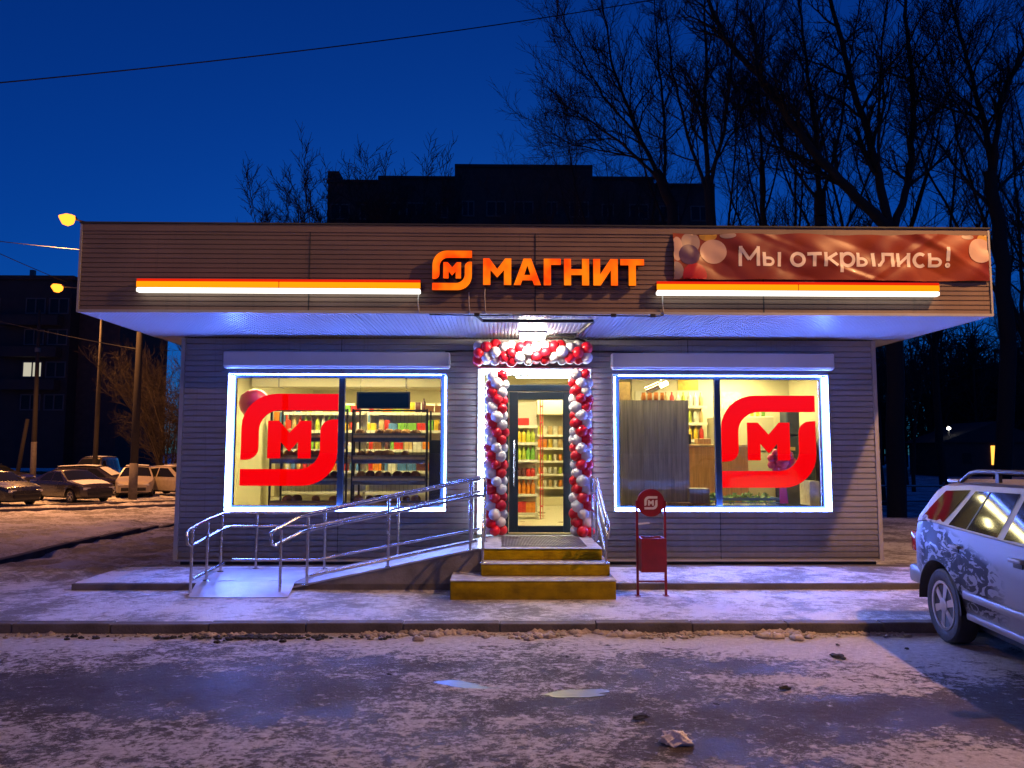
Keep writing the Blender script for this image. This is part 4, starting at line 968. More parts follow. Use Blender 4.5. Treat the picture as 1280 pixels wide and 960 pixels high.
def prod(kind, colr):
    k = (kind, colr)
    if k in PROD: return PROD[k]
    if kind == 'bottle': b = MB().lathe([(.042, 0), (.045, .01), (.045, .17), (.036, .205), (.016, .235), (.016, .262), (.018, .263), (.018, .28)], 10)
    elif kind == 'jar': b = MB().lathe([(.04, 0), (.045, .012), (.045, .115), (.036, .13), (.042, .131), (.042, .155)], 10)
    elif kind == 'pack': b = MB().bbox(-.05, .05, -.04, .04, 0, .21, .006)
    elif kind == 'box': b = MB().bbox(-.085, .085, -.05, .05, 0, .14, .006)
    PROD[k] = proto({'bottle': 'bottle', 'jar': 'jar', 'pack': 'carton', 'box': 'box'}[kind], b, 'pack_' + colr, 40 if kind != 'box' else False)
    return PROD[k]
CW = dict(red='red', yellow='yellow', green='green', orange='orange', lime='lime-green', white='white', brown='brown', blue='blue', dark='dark', tan='tan')
KW = dict(bottle='bottle', jar='jar', pack='carton', box='box')
def place(kind, colr, x, y, z, label, group, rz=0, s=1.0, row=None):
    if row: label = '%s %s on %s' % (CW[colr], KW[kind], row)
    o = link({'bottle': 'bottle', 'jar': 'jar', 'pack': 'carton', 'box': 'box'}[kind], prod(kind, colr)); o.location = (x, y, z); o.rotation_euler = (0, 0, rz); o.scale = (s, s, s * rnd.uniform(.97, 1.03))
    tag(o, label, {'pack': 'carton'}.get(kind, kind), group)
def shelf_unit(name, label, x0, x1, y0, y1, levels, back=True, mm='shelf_white', top=None, price='shelf_white'):
    t = thing(name, label, 'shelf', ((x0 + x1) / 2, (y0 + y1) / 2, PZ)); zt = top or levels[-1] + .45
    for x in (x0, x1 - .03):
        MB().box(x, x + .03, y1 - .05, y1, PZ, zt).build('upright', mm, t)
    if back: MB().box(x0 + .03, x1 - .03, y1 - .03, y1 - .01, PZ + .1, zt).build('back_panel', mm, t)
    for z in levels:
        s_ = MB().box(x0 + .002, x1 - .002, y0, y1 - .05, z - .03, z).build('shelf_board', mm, t); build_sub(MB().box(x0 + .002, x1 - .002, y0 - .012, y0 - .001, z - .045, z + .005), 'price_rail', price, s_, t)
    return t
# shelf seen through the door, shelf heights as in the photograph
lv = [.64, .985, 1.305, 1.615, 1.935, 2.25]
shelf_unit('drinks_shelf', 'white gondola shelf of juices seen through the door', .02, .70, 2.5, 2.95, lv, top=2.72)
rows = [('red', 'pack', 'orange', 'red and orange juice cartons on the lowest shelf behind the door'), ('orange', 'bottle', 'orange', 'orange juice bottles on the second shelf behind the door'), ('dark', 'jar', 'red', 'dark jars on the third shelf behind the door'),
        ('lime', 'bottle', 'green', 'lime drink bottles on the fourth shelf behind the door'), ('yellow', 'bottle', 'lime', 'yellow drink bottles on the fifth shelf behind the door'), ('red', 'box', 'red', 'red tea boxes on the top shelf behind the door')]
one = {'pack': 'juice carton', 'bottle': 'drink bottle', 'jar': 'jar', 'box': 'tea box'}
for z, (c1, kind, c2, lab) in zip(lv, rows):
    step = .086 if kind != 'box' else .165
    n = int(.62 / step)
    for i in range(n):
        for dy in (0, .13):
            cc = c1 if (i < n * .6 or kind == 'bottle' and c1 == 'orange') else c2
            place(kind, cc, .07 + step * (i + .3), 2.58 + dy, z + .002, 'one of the ' + lab, lab, rnd.uniform(-.1, .1), (.92 if kind != 'box' else 1.0), row='the ' + {.64: 'lowest', .985: 'second', 1.305: 'third', 1.615: 'fourth', 1.935: 'fifth', 2.25: 'top'}[z] + ' juice shelf just behind the door')
t = thing('red_upright', 'red metal shelf-end ladder seen through the door', 'rack', (.76, 2.6, PZ))
MB().box(.735, .755, 2.46, 2.48, PZ, 2.74).build('post', 'shelf_red', t); MB().box(.80, .815, 2.75, 2.77, PZ, 2.74).build('post', 'shelf_red', t)
for k in range(7): MB().box(.756, .799, 2.46, 2.76, .75 + k * .31, .765 + k * .31).build('rung', 'shelf_red', t)
# refrigerated wall far behind the door
fz = [.95, 1.25, 1.55, 1.85, 2.15]
shelf_unit('chiller_cabinet', 'pale open chiller cabinet far behind the door', .85, 2.5, 5.9, 6.6, fz, mm='fridge_side', top=2.95)
MB().box(.86, 2.49, 5.85, 6.5, 2.62, 2.95).box(.86, 2.49, 5.80, 6.5, PZ, .72).build('chiller_casing', 'fridge_side', bpy.data.objects['chiller_cabinet'])
for z in fz:
    for i in range(13): place('jar' if z < 1.8 else 'pack', rnd.choice(['white', 'yellow', 'tan', 'white', 'lime', 'orange']), .93 + i * .118, 6.05, z + .002, 'small dairy pack in the far chiller cabinet', 'dairy packs in the far chiller', 0, .95, row='shelf %s from below in the far chiller' % ['one', 'two', 'three', 'four', 'five'][fz.index(z)])
# long shelves behind the bakery window
for (x0, x1, y0, nm) in ((-4.6, -3.0, 3.6, 'cream gondola shelf at the back left of the bakery window'), (-2.95, -1.35, 3.6, 'cream gondola shelf at the back centre of the bakery window'), (-1.3, -.1, 3.6, 'cream gondola shelf at the back right of the bakery window')):
    shelf_unit('grocery_shelf', nm, x0, x1, y0, y0 + .45, [.85, 1.25, 1.62, 1.98, 2.34], top=2.75)
    for z in (1.62, 1.98, 2.34):
        x = x0 + .1; kind = rnd.choice(['bottle', 'pack', 'box'])
        while x < x1 - .1:
            if rnd.random() < .25: kind = rnd.choice(['bottle', 'pack', 'jar', 'box'])
            place(kind, rnd.choice(['red', 'yellow', 'green', 'white', 'orange', 'blue', 'tan', 'lime', 'white', 'tan']), x, y0 + .1, z + .002, 'small grocery pack on the back shelves of the bakery window', 'grocery packs on the back shelves', row='the %s back-wall shelf at the %s of the bakery window' % ({1.62: 'lower', 1.98: 'middle', 2.34: 'upper'}[z], {-4.6: 'left', -2.95: 'centre', -1.3: 'right'}[x0]))
            x += .20 if kind == 'box' else .12
for (x0, x1, y0, nm) in ((-3.9, -2.45, 2.0, 'low cream shelf in the middle of the bakery hall behind the emblem'), (-2.4, -.95, 2.0, 'low cream shelf in the middle of the bakery hall behind the bread rack')):
    shelf_unit('grocery_shelf', nm, x0, x1, y0, y0 + .40, [1.05, 1.42, 1.80, 2.14, 2.46], top=2.52)
    for z in (1.42, 1.80, 2.14, 2.46):
        x = x0 + .09; kind = rnd.choice(['bottle', 'pack', 'box', 'jar'])
        while x < x1 - .09:
            if rnd.random() < .3: kind = rnd.choice(['bottle', 'pack', 'jar', 'box', 'box'])
            place(kind, rnd.choice(['red', 'yellow', 'green', 'white', 'orange', 'blue', 'tan', 'lime', 'brown', 'tan', 'red', 'dark']), x, y0 + .08, z + .002, 'small grocery pack on the middle shelves behind the bread racks', 'grocery packs on the middle shelves', rnd.uniform(-.1, .1), .92, row='the %s shelf right behind the %s bread rack' % ({1.42: 'low', 1.80: 'second', 2.14: 'third', 2.46: 'top'}[z], 'emblem-side' if x0 < -3 else 'door-side'))
            x += .17 if kind == 'box' else .105
dt = thing('air_duct', 'pale ventilation duct under the shop ceiling', 'duct', (-2.4, 2.9, 3.0))
MB().bbox(-4.7, -.2, 2.7, 3.0, 2.98, 3.24, .01).build('duct_run', 'shelf_white', dt)
for x in (-4.2, -3.0, -1.8, -.6): MB().box(x, x + .03, 2.69, 3.01, 2.97, 3.299).build('hanger_strap', 'trim', dt)
for (x0, x1, z0, z1, c, lb) in ((1.84, 2.16, 2.62, 2.93, 'tan', 'brown notice sheet above the wood partition'), (4.35, 4.75, 2.55, 2.95, 'white', 'white notice sheet high on the checkout wall'), (3.5, 3.9, 2.98, 3.2, 'yellow', 'yellow promo sheet above the bottle shelf')):
    tag(MB().box(x0, x1, 3.18 if x0 > 3 else .90, 3.195 if x0 > 3 else .91, z0, z1).build('notice_sheet', 'pack_' + c), lb, 'notice')
for k in range(9): place('bottle', rnd.choice(['white', 'lime', 'tan', 'green']), 4.06 + k * .105, 2.4, 2.422, 'bottle standing on top of the cream fridge', 'bottles on the fridge', 0, .8, row='top of the cream fridge by the checkout')
# bread racks right behind the bakery window
def bread_rack(x0, x1, label, seed):
    rn = random.Random(seed); t = thing('bread_rack', label, 'rack', ((x0 + x1) / 2, .7, PZ))
    for x in (x0, x1 - .03):
        for y in (.38, .98): MB().box(x, x + .03, y, y + .03, PZ, 2.44).build('post', 'black_metal', t)
    MB().box(x0 + .03, x1 - .03, .385, .405, 2.40, 2.43).build('top_rail', 'black_metal', t)
    gr = MB()
    for k in range(int((x1 - x0) / .07)): gr.box(x0 + .05 + k * .07, x0 + .054 + k * .07, .995, 1.0, 1.1, 2.4)
    gr.build('wire_back', 'stainless', t)
    for z in (.95, 1.33, 1.66, 2.00):
        s_ = MB().add([(x0 + .03, .36, z - .08), (x1 - .03, .36, z - .08), (x1 - .03, .33, z - .02), (x0 + .03, .33, z - .02), (x0 + .03, .345, z + .055), (x1 - .03, .345, z + .055), (x0 + .03, .98, z + .0), (x1 - .03, .98, z + .0), (x0 + .03, .37, z - .02), (x1 - .03, .37, z - .02)], [(0, 1, 2, 3), (3, 2, 5, 4), (8, 9, 7, 6), (4, 5, 9, 8), (0, 1, 9, 8)]).build('basket', 'basket_dark', t)
        build_sub(MB().box(x0 + .04, x1 - .04, .322, .329, z - .015, z + .02), 'price_strip', 'pack_tan', s_, t)
        n = int((x1 - x0 - .1) / .145)
        for i in range(n):
            if rn.random() < .15: continue
            b = link('bread_loaf', BREAD[rn.random() < .55 if z < 1.4 else rn.random() < .25]); b.location = (x0 + .12 + i * .145 + rn.uniform(-.02, .02), .50 + rn.uniform(0, .1), z + .06); b.rotation_euler = (0, 0, rn.uniform(-.5, .5)); s = rn.uniform(.85, 1.1); b.scale = (s, s, s)
            tag(b, ('dark ' if b.data == BREAD[1] else 'golden ') + 'loaf in the %s basket of the %s bread rack' % ({.95: 'lowest', 1.33: 'second', 1.66: 'third', 2.00: 'top'}[z], 'emblem-side' if seed == 1 else 'door-side'), 'bread', 'loaves on the bread racks')
def loaf(m):
    b = MB(); prof = [(.01, -.13), (.05, -.115), (.068, -.06), (.072, 0), (.068, .06), (.05, .115), (.01, .13)]
    b.lathe(prof, 10, axis='y'); b.v = [(x, y, max(z, -.03) + .0) for x, y, z in b.v]; return proto('bread_loaf', b, m)
BREAD = [loaf('bread'), loaf('bread_dark')]
bread_rack(-3.62, -2.40, 'black wire bread rack behind the red window emblem', 1)
bread_rack(-2.34, -1.14, 'black wire bread rack behind the clear half of the bakery window', 2)
tv = thing('hanging_screen', 'dark blank screen hanging in the bakery window', 'screen', (-1.84, .32, 2.44))
MB().bbox(-2.26, -1.42, .30, .345, 2.435, 2.705, .006).build('bezel', 'navy', tv); MB().box(-2.235, -1.445, .296, .2995, 2.455, 2.685).build('display', 'screen', tv)
for x in (-2.2, -1.48): MB().tube([(x, .32, 2.70), (x, .32, 3.29)], .004, 5).build('hanger', 'stainless', tv)
tag(MB().bbox(-1.12, -.90, .40, .95, PZ, 1.95, .01).build('dark_cabinet', 'navy'), 'narrow dark cabinet between bread rack and door', 'cabinet')
tag(MB().lathe([(.01, -.28), (.12, -.24), (.22, -.1), (.25, .02), (.22, .14), (.12, .22), (.01, .245)], 20, (-3.94, .60, 2.52)).build('balloon', 'pink_film', None, True), 'large pink balloon in the corner of the bakery window', 'balloon')
# checkout window
wb = thing('wood_partition', 'grey-brown wood partition board behind the window next to the door', 'partition', (2.45, .5, PZ))
for k in range(5):
    x0 = 1.80 + k * .243; MB().box(x0, x0 + .240, .46, .50, PZ, 2.595).build('board', 'grey_wood', wb)
ct = thing('checkout_counter', 'orange wood checkout counter behind the window', 'counter', (3.45, 1.7, PZ))
MB().bbox(3.04, 4.3, 1.5, 2.1, PZ, 1.86, .01).build('front', 'orange_wood', ct); MB().bbox(3.0, 4.34, 1.46, 2.14, 1.865, 1.90, .008).build('counter_top', 'pack_tan', ct)
tag(MB().bbox(3.42, 3.66, 1.5, 1.7, 1.905, 2.0, .008).build('card_box', 'orange_wood'), 'small wooden box on the checkout counter', 'box')
tag(MB().bbox(3.14, 3.32, 1.52, 1.66, 1.905, 2.08, .01).build('scanner', 'black_metal'), 'black till scanner on the checkout counter', 'scanner')
tag(MB().bbox(2.98, 3.30, .34, .60, .92, 1.20, .01).build('low_cabinet', 'grey_wood'), 'low wood plinth at the foot of the partition board', 'cabinet')
sh = shelf_unit('bottle_shelf', 'white bottle shelf behind the checkout counter', 2.65, 3.95, 2.75, 3.15, [2.0, 2.32, 2.64], top=2.95)
for z in (2.0, 2.32, 2.64):
    for i in range(11): place('bottle', rnd.choice(['lime', 'white', 'green', 'yellow', 'tan', 'red']), 2.74 + i * .112, 2.86, z + .002, 'spirit bottle on the shelf behind the checkout', 'bottles behind the checkout', 0, .95, row='the %s shelf behind the checkout counter' % {2.0: 'lower', 2.32: 'middle', 2.64: 'upper'}[z])
tag(MB().box(3.03, 3.09, 1.0, 1.06, 1.95, 2.48).build('price_banner', 'shelf_red'), 'narrow red strip hanging at the edge of the wood partition', 'banner')
fc = thing('fridge', 'cream upright fridge cabinet behind the window emblem', 'fridge', (4.6, 2.6, PZ))
MB().bbox(4.0, 5.02, 2.2, 3.0, PZ, 2.42, .015).build('cabinet', 'fridge_side', fc); MB().bbox(4.04, 4.20, 2.185, 2.199, 1.98, 2.12, .002).build('badge', 'shelf_red', fc); MB().box(4.0, 5.02, 2.19, 2.199, 1.78, 1.795).build('seam', 'dark_frame', fc)
nc = thing('vending_column', 'dark navy self-service terminal beside the cream fridge', 'terminal', (5.3, 2.0, PZ))
MB().bbox(5.04, 5.60, 1.8, 2.3, PZ, 2.05, .02).build('cabinet', 'navy', nc); MB().bbox(5.12, 5.36, 1.84, 2.2, 2.052, 2.55, .04).build('head', 'navy', nc); MB().box(5.10, 5.24, 1.79, 1.799, 1.80, 1.86).build('badge', 'pack_tan', nc)
bc = thing('produce_basket', 'blue plastic produce basket with greens on the window sill', 'basket', (3.9, .7, .95))
for (a, b, c, d) in ((3.28, 4.42, .40, .42), (3.28, 4.42, .92, .94), (3.28, 3.30, .42, .92), (4.40, 4.42, .42, .92)):
    MB().box(a, b, c, d, 1.01, 1.05).build('rim', 'blue_plastic', bc)
    for k in range(2): MB().box(a, b, c, d, .93 + k * .035, .945 + k * .035).build('side_slat', 'blue_plastic', bc)
tag(MB().box(3.28, 4.42, .40, .94, PZ, .925).build('display_table', 'shelf_white'), 'white display table below the produce basket', 'table')
lf = MB(); rn = random.Random(5)
for k in range(160):
    c = Vector((rn.uniform(3.34, 4.36), rn.uniform(.45, .88), rn.uniform(.97, 1.10))); u = Vector((rn.gauss(0, 1), rn.gauss(0, 1), rn.gauss(0, 1))).normalized() * .05; w = u.orthogonal().normalized() * .03
    lf.add([c - u, c + w, c + u, c - w], [(0, 1, 2, 3)])
tag(lf.build('salad_leaves', 'greens'), 'fresh green salad leaves heaped in the produce basket', 'greens', kind='stuff')
bw = MB(); rn = random.Random(8)
for k in range(9):
    a = 2 * PI * k / 9; c = Vector((4.55 + .17 * math.cos(a), .62, 1.62 + .15 * math.sin(a)))
    bw.lathe([(.01, -.05), (.06, -.03), (.075, 0), (.06, .03), (.01, .05)], 8, c, 'y')
bw.lathe([(.01, -.1), (.1, -.05), (.12, 0), (.1, .05), (.01, .1)], 10, (4.55, .60, 1.62), 'y').add([(4.50, .6, 1.50), (4.58, .6, 1.50), (4.64, .62, .95), (4.50, .62, .95)], [(0, 1, 2, 3)])
tag(bw.build('gift_bow', 'pink_film', None, True), 'pink-red gift bow with tails in the checkout window', 'bow')
tag(MB().bbox(4.86, 5.02, .30, .70, .93, 1.32, .01).build('leaflet_box', 'pack_white'), 'pale leaflet box in the corner of the checkout window', 'box')
tag(MB().bbox(2.60, 2.98, .22, .42, .955, .985, .008).build('flat_tray', 'orange_wood'), 'flat wooden tray on the sill beside the partition', 'tray')
tag(MB().bbox(2.99, 3.26, .22, .40, .955, .975, .006).build('flat_tray', 'pack_brown'), 'small brown tray on the sill beside the mullion', 'tray')
sp_ = thing('track_spotlight', 'silver track spotlight above the wood partition', 'spotlight', (2.62, 1.0, 2.9))
MB().tube([(2.45, 1.0, 2.78), (2.66, .92, 2.88)], [.075, .06], 14).build('head', 'stainless', sp_, 40); MB().tube([(2.66, .95, 2.87), (2.70, 1.0, 3.02), (2.70, 1.0, 3.29)], .012, 6).build('arm', 'stainless', sp_)
MB().tube([(2.60, .96, 2.83), (2.78, .90, 2.92)], [.035, .035], 10).build('lamp', 'ceiling_panel', sp_, True)
for i in range(4): place('jar', 'orange', 2.30 + i * .10, .48, 2.597, 'small orange jar on top of the wood partition', 'orange jars on the partition', 0, .8)
# red lit emblems hanging behind the panes
for (x0, z0, w, h, lab) in ((-3.975, 1.245, 1.475, 1.41, 'big glowing red emblem with letter M in the bakery window'), (3.43, 1.225, 1.470, 1.425, 'big glowing red emblem with letter M in the checkout window')):
    t = thing('window_emblem', lab, 'sign', (x0, .1, z0), group='red emblems in the shop windows'); emblem(t, x0, z0, w, h, .100, .118, 'emblem_red', 'sign_side')

# ------------------------------------------------------------------ street lamps, poles, wires
def sodium_light(parent, loc, power, aim=(0, 0, -1), colour=(1.0, 0.40, 0.10)):
    l = bpy.data.lights.new('sodium_light', 'SPOT'); l.energy = power; l.color = colour; l.shadow_soft_size = 0.12; l.spot_size = R(142); l.spot_blend = 0.5
    o = bpy.data.objects.new('sodium_light', l); COL.objects.link(o); o.parent = parent; o.location = loc
    o.rotation_euler = Vector(aim).to_track_quat('-Z', 'Y').to_euler()
def street_lamp(label, base, h, arm, power, polem='pole_concrete', rad=.13, ring=False, aim=(0, 0, -1)):
    """base on the ground, arm = offset of the lamp head from the pole top"""
    t = thing('street_lamp', label, 'street lamp', base, worldly=False, group='sodium street lamps')
    MB().tube([(0, 0, -.1), (0, 0, h * .45), (0, 0, h)], [rad, rad * .85, rad * .62], 12).build('pole', polem, t, True)
    if ring: MB().tube([(0, 0, 0.02), (0, 0, 1.75)], [rad * 1.03, rad * 1.01], 12).build('lit_band', 'pole_lit', t, True)  # paler sleeve: lamplit lower part of the pole, set by colour
    ax, ay, az = arm; L = math.hypot(ax, ay)
    MB().tube([(0, 0, h - .25), (ax * .25, ay * .25, h + az * .65), (ax * .6, ay * .6, h + az * .95), (ax, ay, h + az)], .032, 8).build('arm', 'lamp_metal', t, True)
    ux, uy = ax / L, ay / L
    hd = MB().lathe([(.03, -.05), (.10, 0), (.17, .18), (.16, .42), (.07, .58), (.02, .62)], 12); hd.v = [(ax + ux * (z - .1) - uy * x * 0.9, ay + uy * (z - .1) + ux * x * 0.9, h + az + .05 + max(y, -.02) * .7) for x, y, z in hd.v]
    head = hd.build('lamp_head', 'lamp_metal', t, True)
    bl = MB().lathe([(.02, -.06), (.22, .02), (.32, .20), (.29, .42), (.04, .62)], 14); bl.v = [(ax + ux * z - uy * x, ay + uy * z + ux * x, h + az + .0 + min(y, .10) * 1.15) for x, y, z in bl.v]
    bl.build('bulb_glass', 'sodium', head, True)
    sodium_light(t, (ax + ux * .22, ay + uy * .22, h + az - .46), power, aim, (1.0, 0.49, 0.19) if base[1] < 0 else (1.0, 0.40, 0.11))
    return t
street_lamp('glowing sodium street lamp on a concrete pole left of the canopy', (-17.5, 24.9, -.62), 12.4, (-2.1, -2.4, .52), 9500, rad=.19, ring=True)
street_lamp('farther glowing sodium street lamp low beside the canopy edge', (-24.4, 34.4, -.62), 11.8, (-2.3, -.4, .45), 6500, rad=.15)
street_lamp('sodium street lamp on the road side beyond the parked off-roader', (9.75, -6.4, -.1), 9.3, (-.9, .5, .4), 3900, aim=(-.8, .3, -1))
# second pole on the left, carrying wires
street_lamp('sodium street lamp on the road side behind the photographer', (-8.6, -18.5, -.1), 9.3, (.8, 1.0, .4), 800, aim=(.3, .6, -1))
t = thing('utility_pole', 'slender pale utility pole at the left picture edge', 'pole', (-32.4, 41.5, -.62), worldly=False)
MB().tube([(0, 0, -.1), (-.1, 0, 6), (-.2, 0, 12.2)], [.19, .15, .10], 12).build('shaft', 'pole_concrete', t, True)
MB().box(-.30, -.02, -.12, .12, 9.2, 9.5).build('bracket', 'lamp_metal', t); MB().tube([(.0, 0, 0.02), (-.05, 0, 2.9)], [.20, .178], 12).build('lit_band', 'pole_lit', t, True)  # sleeve at the base carries the lamplight as a paler colour
t = thing('utility_pole', 'slanted support pole leaning against the slender utility pole', 'pole', (-34.2, 42.5, -.62), worldly=False)
MB().tube([(0, 0, -.1), (.9, -.5, 4.5)], [.15, .12], 10).build('shaft', 'pole_concrete', t, True)
def wire(label, a, b, sag, r=.018, n=16):
    a, b = Vector(a), Vector(b); pts = []
    for i in range(n + 1):
        u = i / n; p = a.lerp(b, u); p.z -= sag * 4 * u * (1 - u); pts.append(p)
    tag(MB().tube(pts, r, 5).build('overhead_wire', 'cable', None, True), label, 'wire')
# (from the top left of the sky down the frame and into the trees)
wire('long black wire crossing the sky towards the trees', (-12.93, 5.64, 10.24), (7.83, 14.0, 18.33), .28, .017)
wire('wire descending to the farther street lamp past the canopy corner', (-29.6, 30.0, 13.4), (-26.4, 34.0, 11.9), .05, .022)
wire('upper wire at the left edge running behind the canopy', (-24.0, 20, 10.9), (-17.5, 24.9, 11.3), .1, .018)
wire('wire strung from the slender pole towards the shop', (-36.0, 36.0, 10.9), (-17.5, 24.9, 6.6), .15, .020)

# ------------------------------------------------------------------ apartment blocks
def block_windows(root, cells, y, w, h, lit=()):
    me_f = me_p = me_l = None
    for i, (x, z, ww) in enumerate(cells):
        key = round(ww, 2)
        fr = MB()
        hw2 = ww / 2
        for (a, b, c, d) in ((-hw2, -hw2 + .12, 0, h), (hw2 - .12, hw2, 0, h), (-hw2 + .12, hw2 - .12, 0, .12), (-hw2 + .12, hw2 - .12, h - .12, h), (-.06, .06, .12, h - .12)): fr.box(a, b, -.08, .05, c, d)
        if (key, 'f') not in WCACHE:
            o = fr.build('window', 'window_frame', root); WCACHE[(key, 'f')] = o.data
            p = MB().box(-hw2 + .12, hw2 - .12, -.03, .0, .12, h - .12).build('pane', 'window_dark', o); WCACHE[(key, 'p')] = p.data
        else:
            o = link('window', WCACHE[(key, 'f')], None, root); p = link('pane', WCACHE[(key, 'p')], None, o)
        if i in lit:
            me = p.data.copy(); me.materials[0] = MATS['lit_window']; p.data = me
        o.location = (x, y, z)
WCACHE = {}
ap = thing('apartment_block', 'dark brick nine-storey apartment block rising behind the shop roof', 'building', (2, 66, 0), worldly=False)
SECT = [(-19.0, -14.0, 27.9, .6), (-14.0, -6.5, 28.1, .0), (-6.5, 6.9, 29.1, -.6), (6.9, 13.0, 28.2, .0), (13.0, 19.1, 27.7, .4)]
for (a, b, zt, y) in SECT:
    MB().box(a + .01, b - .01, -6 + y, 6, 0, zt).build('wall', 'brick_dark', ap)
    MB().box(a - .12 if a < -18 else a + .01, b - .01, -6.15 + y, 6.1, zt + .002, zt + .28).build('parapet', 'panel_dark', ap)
MB().box(-19.0, -17.9, -5.6, -3.5, 28.2, 29.0).build('vent_shaft', 'brick_dark', ap); MB().box(18.2, 19.0, -5.6, -4, 28.0, 28.9).build('vent_shaft', 'brick_dark', ap)
for (a, b, zt, y) in SECT:
    cells = []
    for zf in (24.2, 21.2):
        n = int((b - a) / 2.4); 
        for i in range(n): cells.append((a + (i + .5) * (b - a) / n, zf, 1.9 if (i + int(a)) % 3 else 1.2))
    block_windows(ap, cells, -6.02 + y, 0, 1.55)
for (x0, x1, y) in ((-13.2, -8.2, 0), (-2.0, 3.6, -.6), (7.6, 11.5, 0)):
    for zf in (23.1, 20.1):
        MB().box(x0, x1, -7.3 + y, -6.2 + y, zf, zf + 1.0).build('balcony', 'panel_dark', ap)
al = thing('apartment_block', 'dark apartment block with one lit window at the left edge', 'building', (-46, 66, 0), worldly=False)
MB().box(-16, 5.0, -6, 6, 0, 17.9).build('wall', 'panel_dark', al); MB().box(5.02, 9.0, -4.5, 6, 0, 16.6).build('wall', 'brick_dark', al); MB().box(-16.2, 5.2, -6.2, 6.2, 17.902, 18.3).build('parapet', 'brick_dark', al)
MB().box(-1.0, -.6, -3, -2.6, 18.3, 19.6).build('antenna_post', 'lamp_metal', al)
cells = [(x, z, 1.9) for z in (14.6, 11.6, 8.5, 5.4) for x in (-8.6, -5.6, -2.6, 1.7, 3.9)]
block_windows(al, cells, -6.02, 0, 1.55, lit=(13,))
for z in (13.4, 10.4, 7.3):
    for (x0, x1) in ((-9.8, -4.4), (-1.2, 4.4)): MB().box(x0, x1, -7.1, -6.15, z, z + .95).build('balcony', 'panel_dark', al)
# small far house with a lit front among the trees on the right
hs = thing('far_house', 'far low house with a warm lit window among the trees', 'house', (46.8, 62, -.62), worldly=False)
MB().box(-5, 5, -3, 3, 0, 3.2).build('wall', 'brick_dark', hs); MB().prism([(-5.4, 3.2), (5.4, 3.2), (0, 5.2)], -3.3, 3.3).build('roof', 'panel_dark', hs)
MB().box(-.5, .35, -3.06, -3.01, 1.1, 2.9).build('lit_window', 'far_orange', hs); MB().box(-3.2, -2.4, -3.06, -3.01, 1.2, 2.2).build('window', 'window_dark', hs)
for (x, z, lab) in ((43.0, 4.4, 'far small white lamp glowing between the dark trunks'), (52.5, 2.9, 'far small lamp beside the warm lit house')):
    t = thing('park_lamp', lab, 'lamp', (x, 60, -.62), worldly=False)
    MB().tube([(0, 0, 0), (0, 0, z)], [.07, .05], 8).build('pole', 'lamp_metal', t, True); MB().lathe([(.05, z), (.17, z + .06), (.18, z + .2), (.05, z + .32)], 10).build('globe', 'far_white' if x < 45 else 'far_orange', t, True)
# iron fence between the yard and the park on the right
fn = thing('park_fence', 'low dark metal fence before the park on the right', 'fence', (8.0, 19, -.62), worldly=False)
for k in range(15): MB().box(k * 2.0, k * 2.0 + .07, -.035, .035, 0, 1.15).build('post', 'lamp_metal', fn)
for z in (.35, .95): MB().box(.0, 28, -.02, .02, z, z + .05).build('rail', 'lamp_metal', fn)
MB().box(0, 28, -.03, .03, 1.001, 1.03).build('snow_line', 'snow_clean', fn)

# ------------------------------------------------------------------ trees
def tubes_mesh(name, segs, sides):
    """segs: array of (p0,p1,r0,r1) -> one mesh of open tapering prisms"""
    S = np.array(segs, dtype=np.float64); n = len(S); p0, p1, r0, r1 = S[:, 0:3], S[:, 3:6], S[:, 6], S[:, 7]
    d = p1 - p0; L = np.linalg.norm(d, axis=1, keepdims=True); d = d / np.maximum(L, 1e-9)
    up = np.where(np.abs(d[:, 2:3]) > .9, np.array([[1., 0, 0]]), np.array([[0, 0, 1.]])); u = np.cross(d, up); u /= np.linalg.norm(u, axis=1, keepdims=True); w = np.cross(d, u)
    V = np.empty((n, 2, sides, 3))
    for k in range(sides):
        a = 2 * PI * k / sides; o = u * math.cos(a) + w * math.sin(a)
        V[:, 0, k] = p0 + o * r0[:, None]; V[:, 1, k] = p1 + o * r1[:, None]
    base = (np.arange(n) * 2 * sides)[:, None]; k = np.arange(sides); k2 = (k + 1) % sides
    F = np.stack([base + k, base + k2, base + sides + k2, base + sides + k], axis=2).reshape(-1)
    me = bpy.data.meshes.new(name); nf = n * sides
    me.vertices.add(n * 2 * sides); me.vertices.foreach_set('co', V.reshape(-1)); me.loops.add(nf * 4); me.loops.foreach_set('vertex_index', F.astype(np.int32))
    me.polygons.add(nf); me.polygons.foreach_set('loop_start', (np.arange(nf) * 4).astype(np.int32)); me.polygons.foreach_set('loop_total', np.full(nf, 4, dtype=np.int32))
    me.polygons.foreach_set('use_smooth', np.ones(nf, dtype=bool)); me.update(calc_edges=True); return me
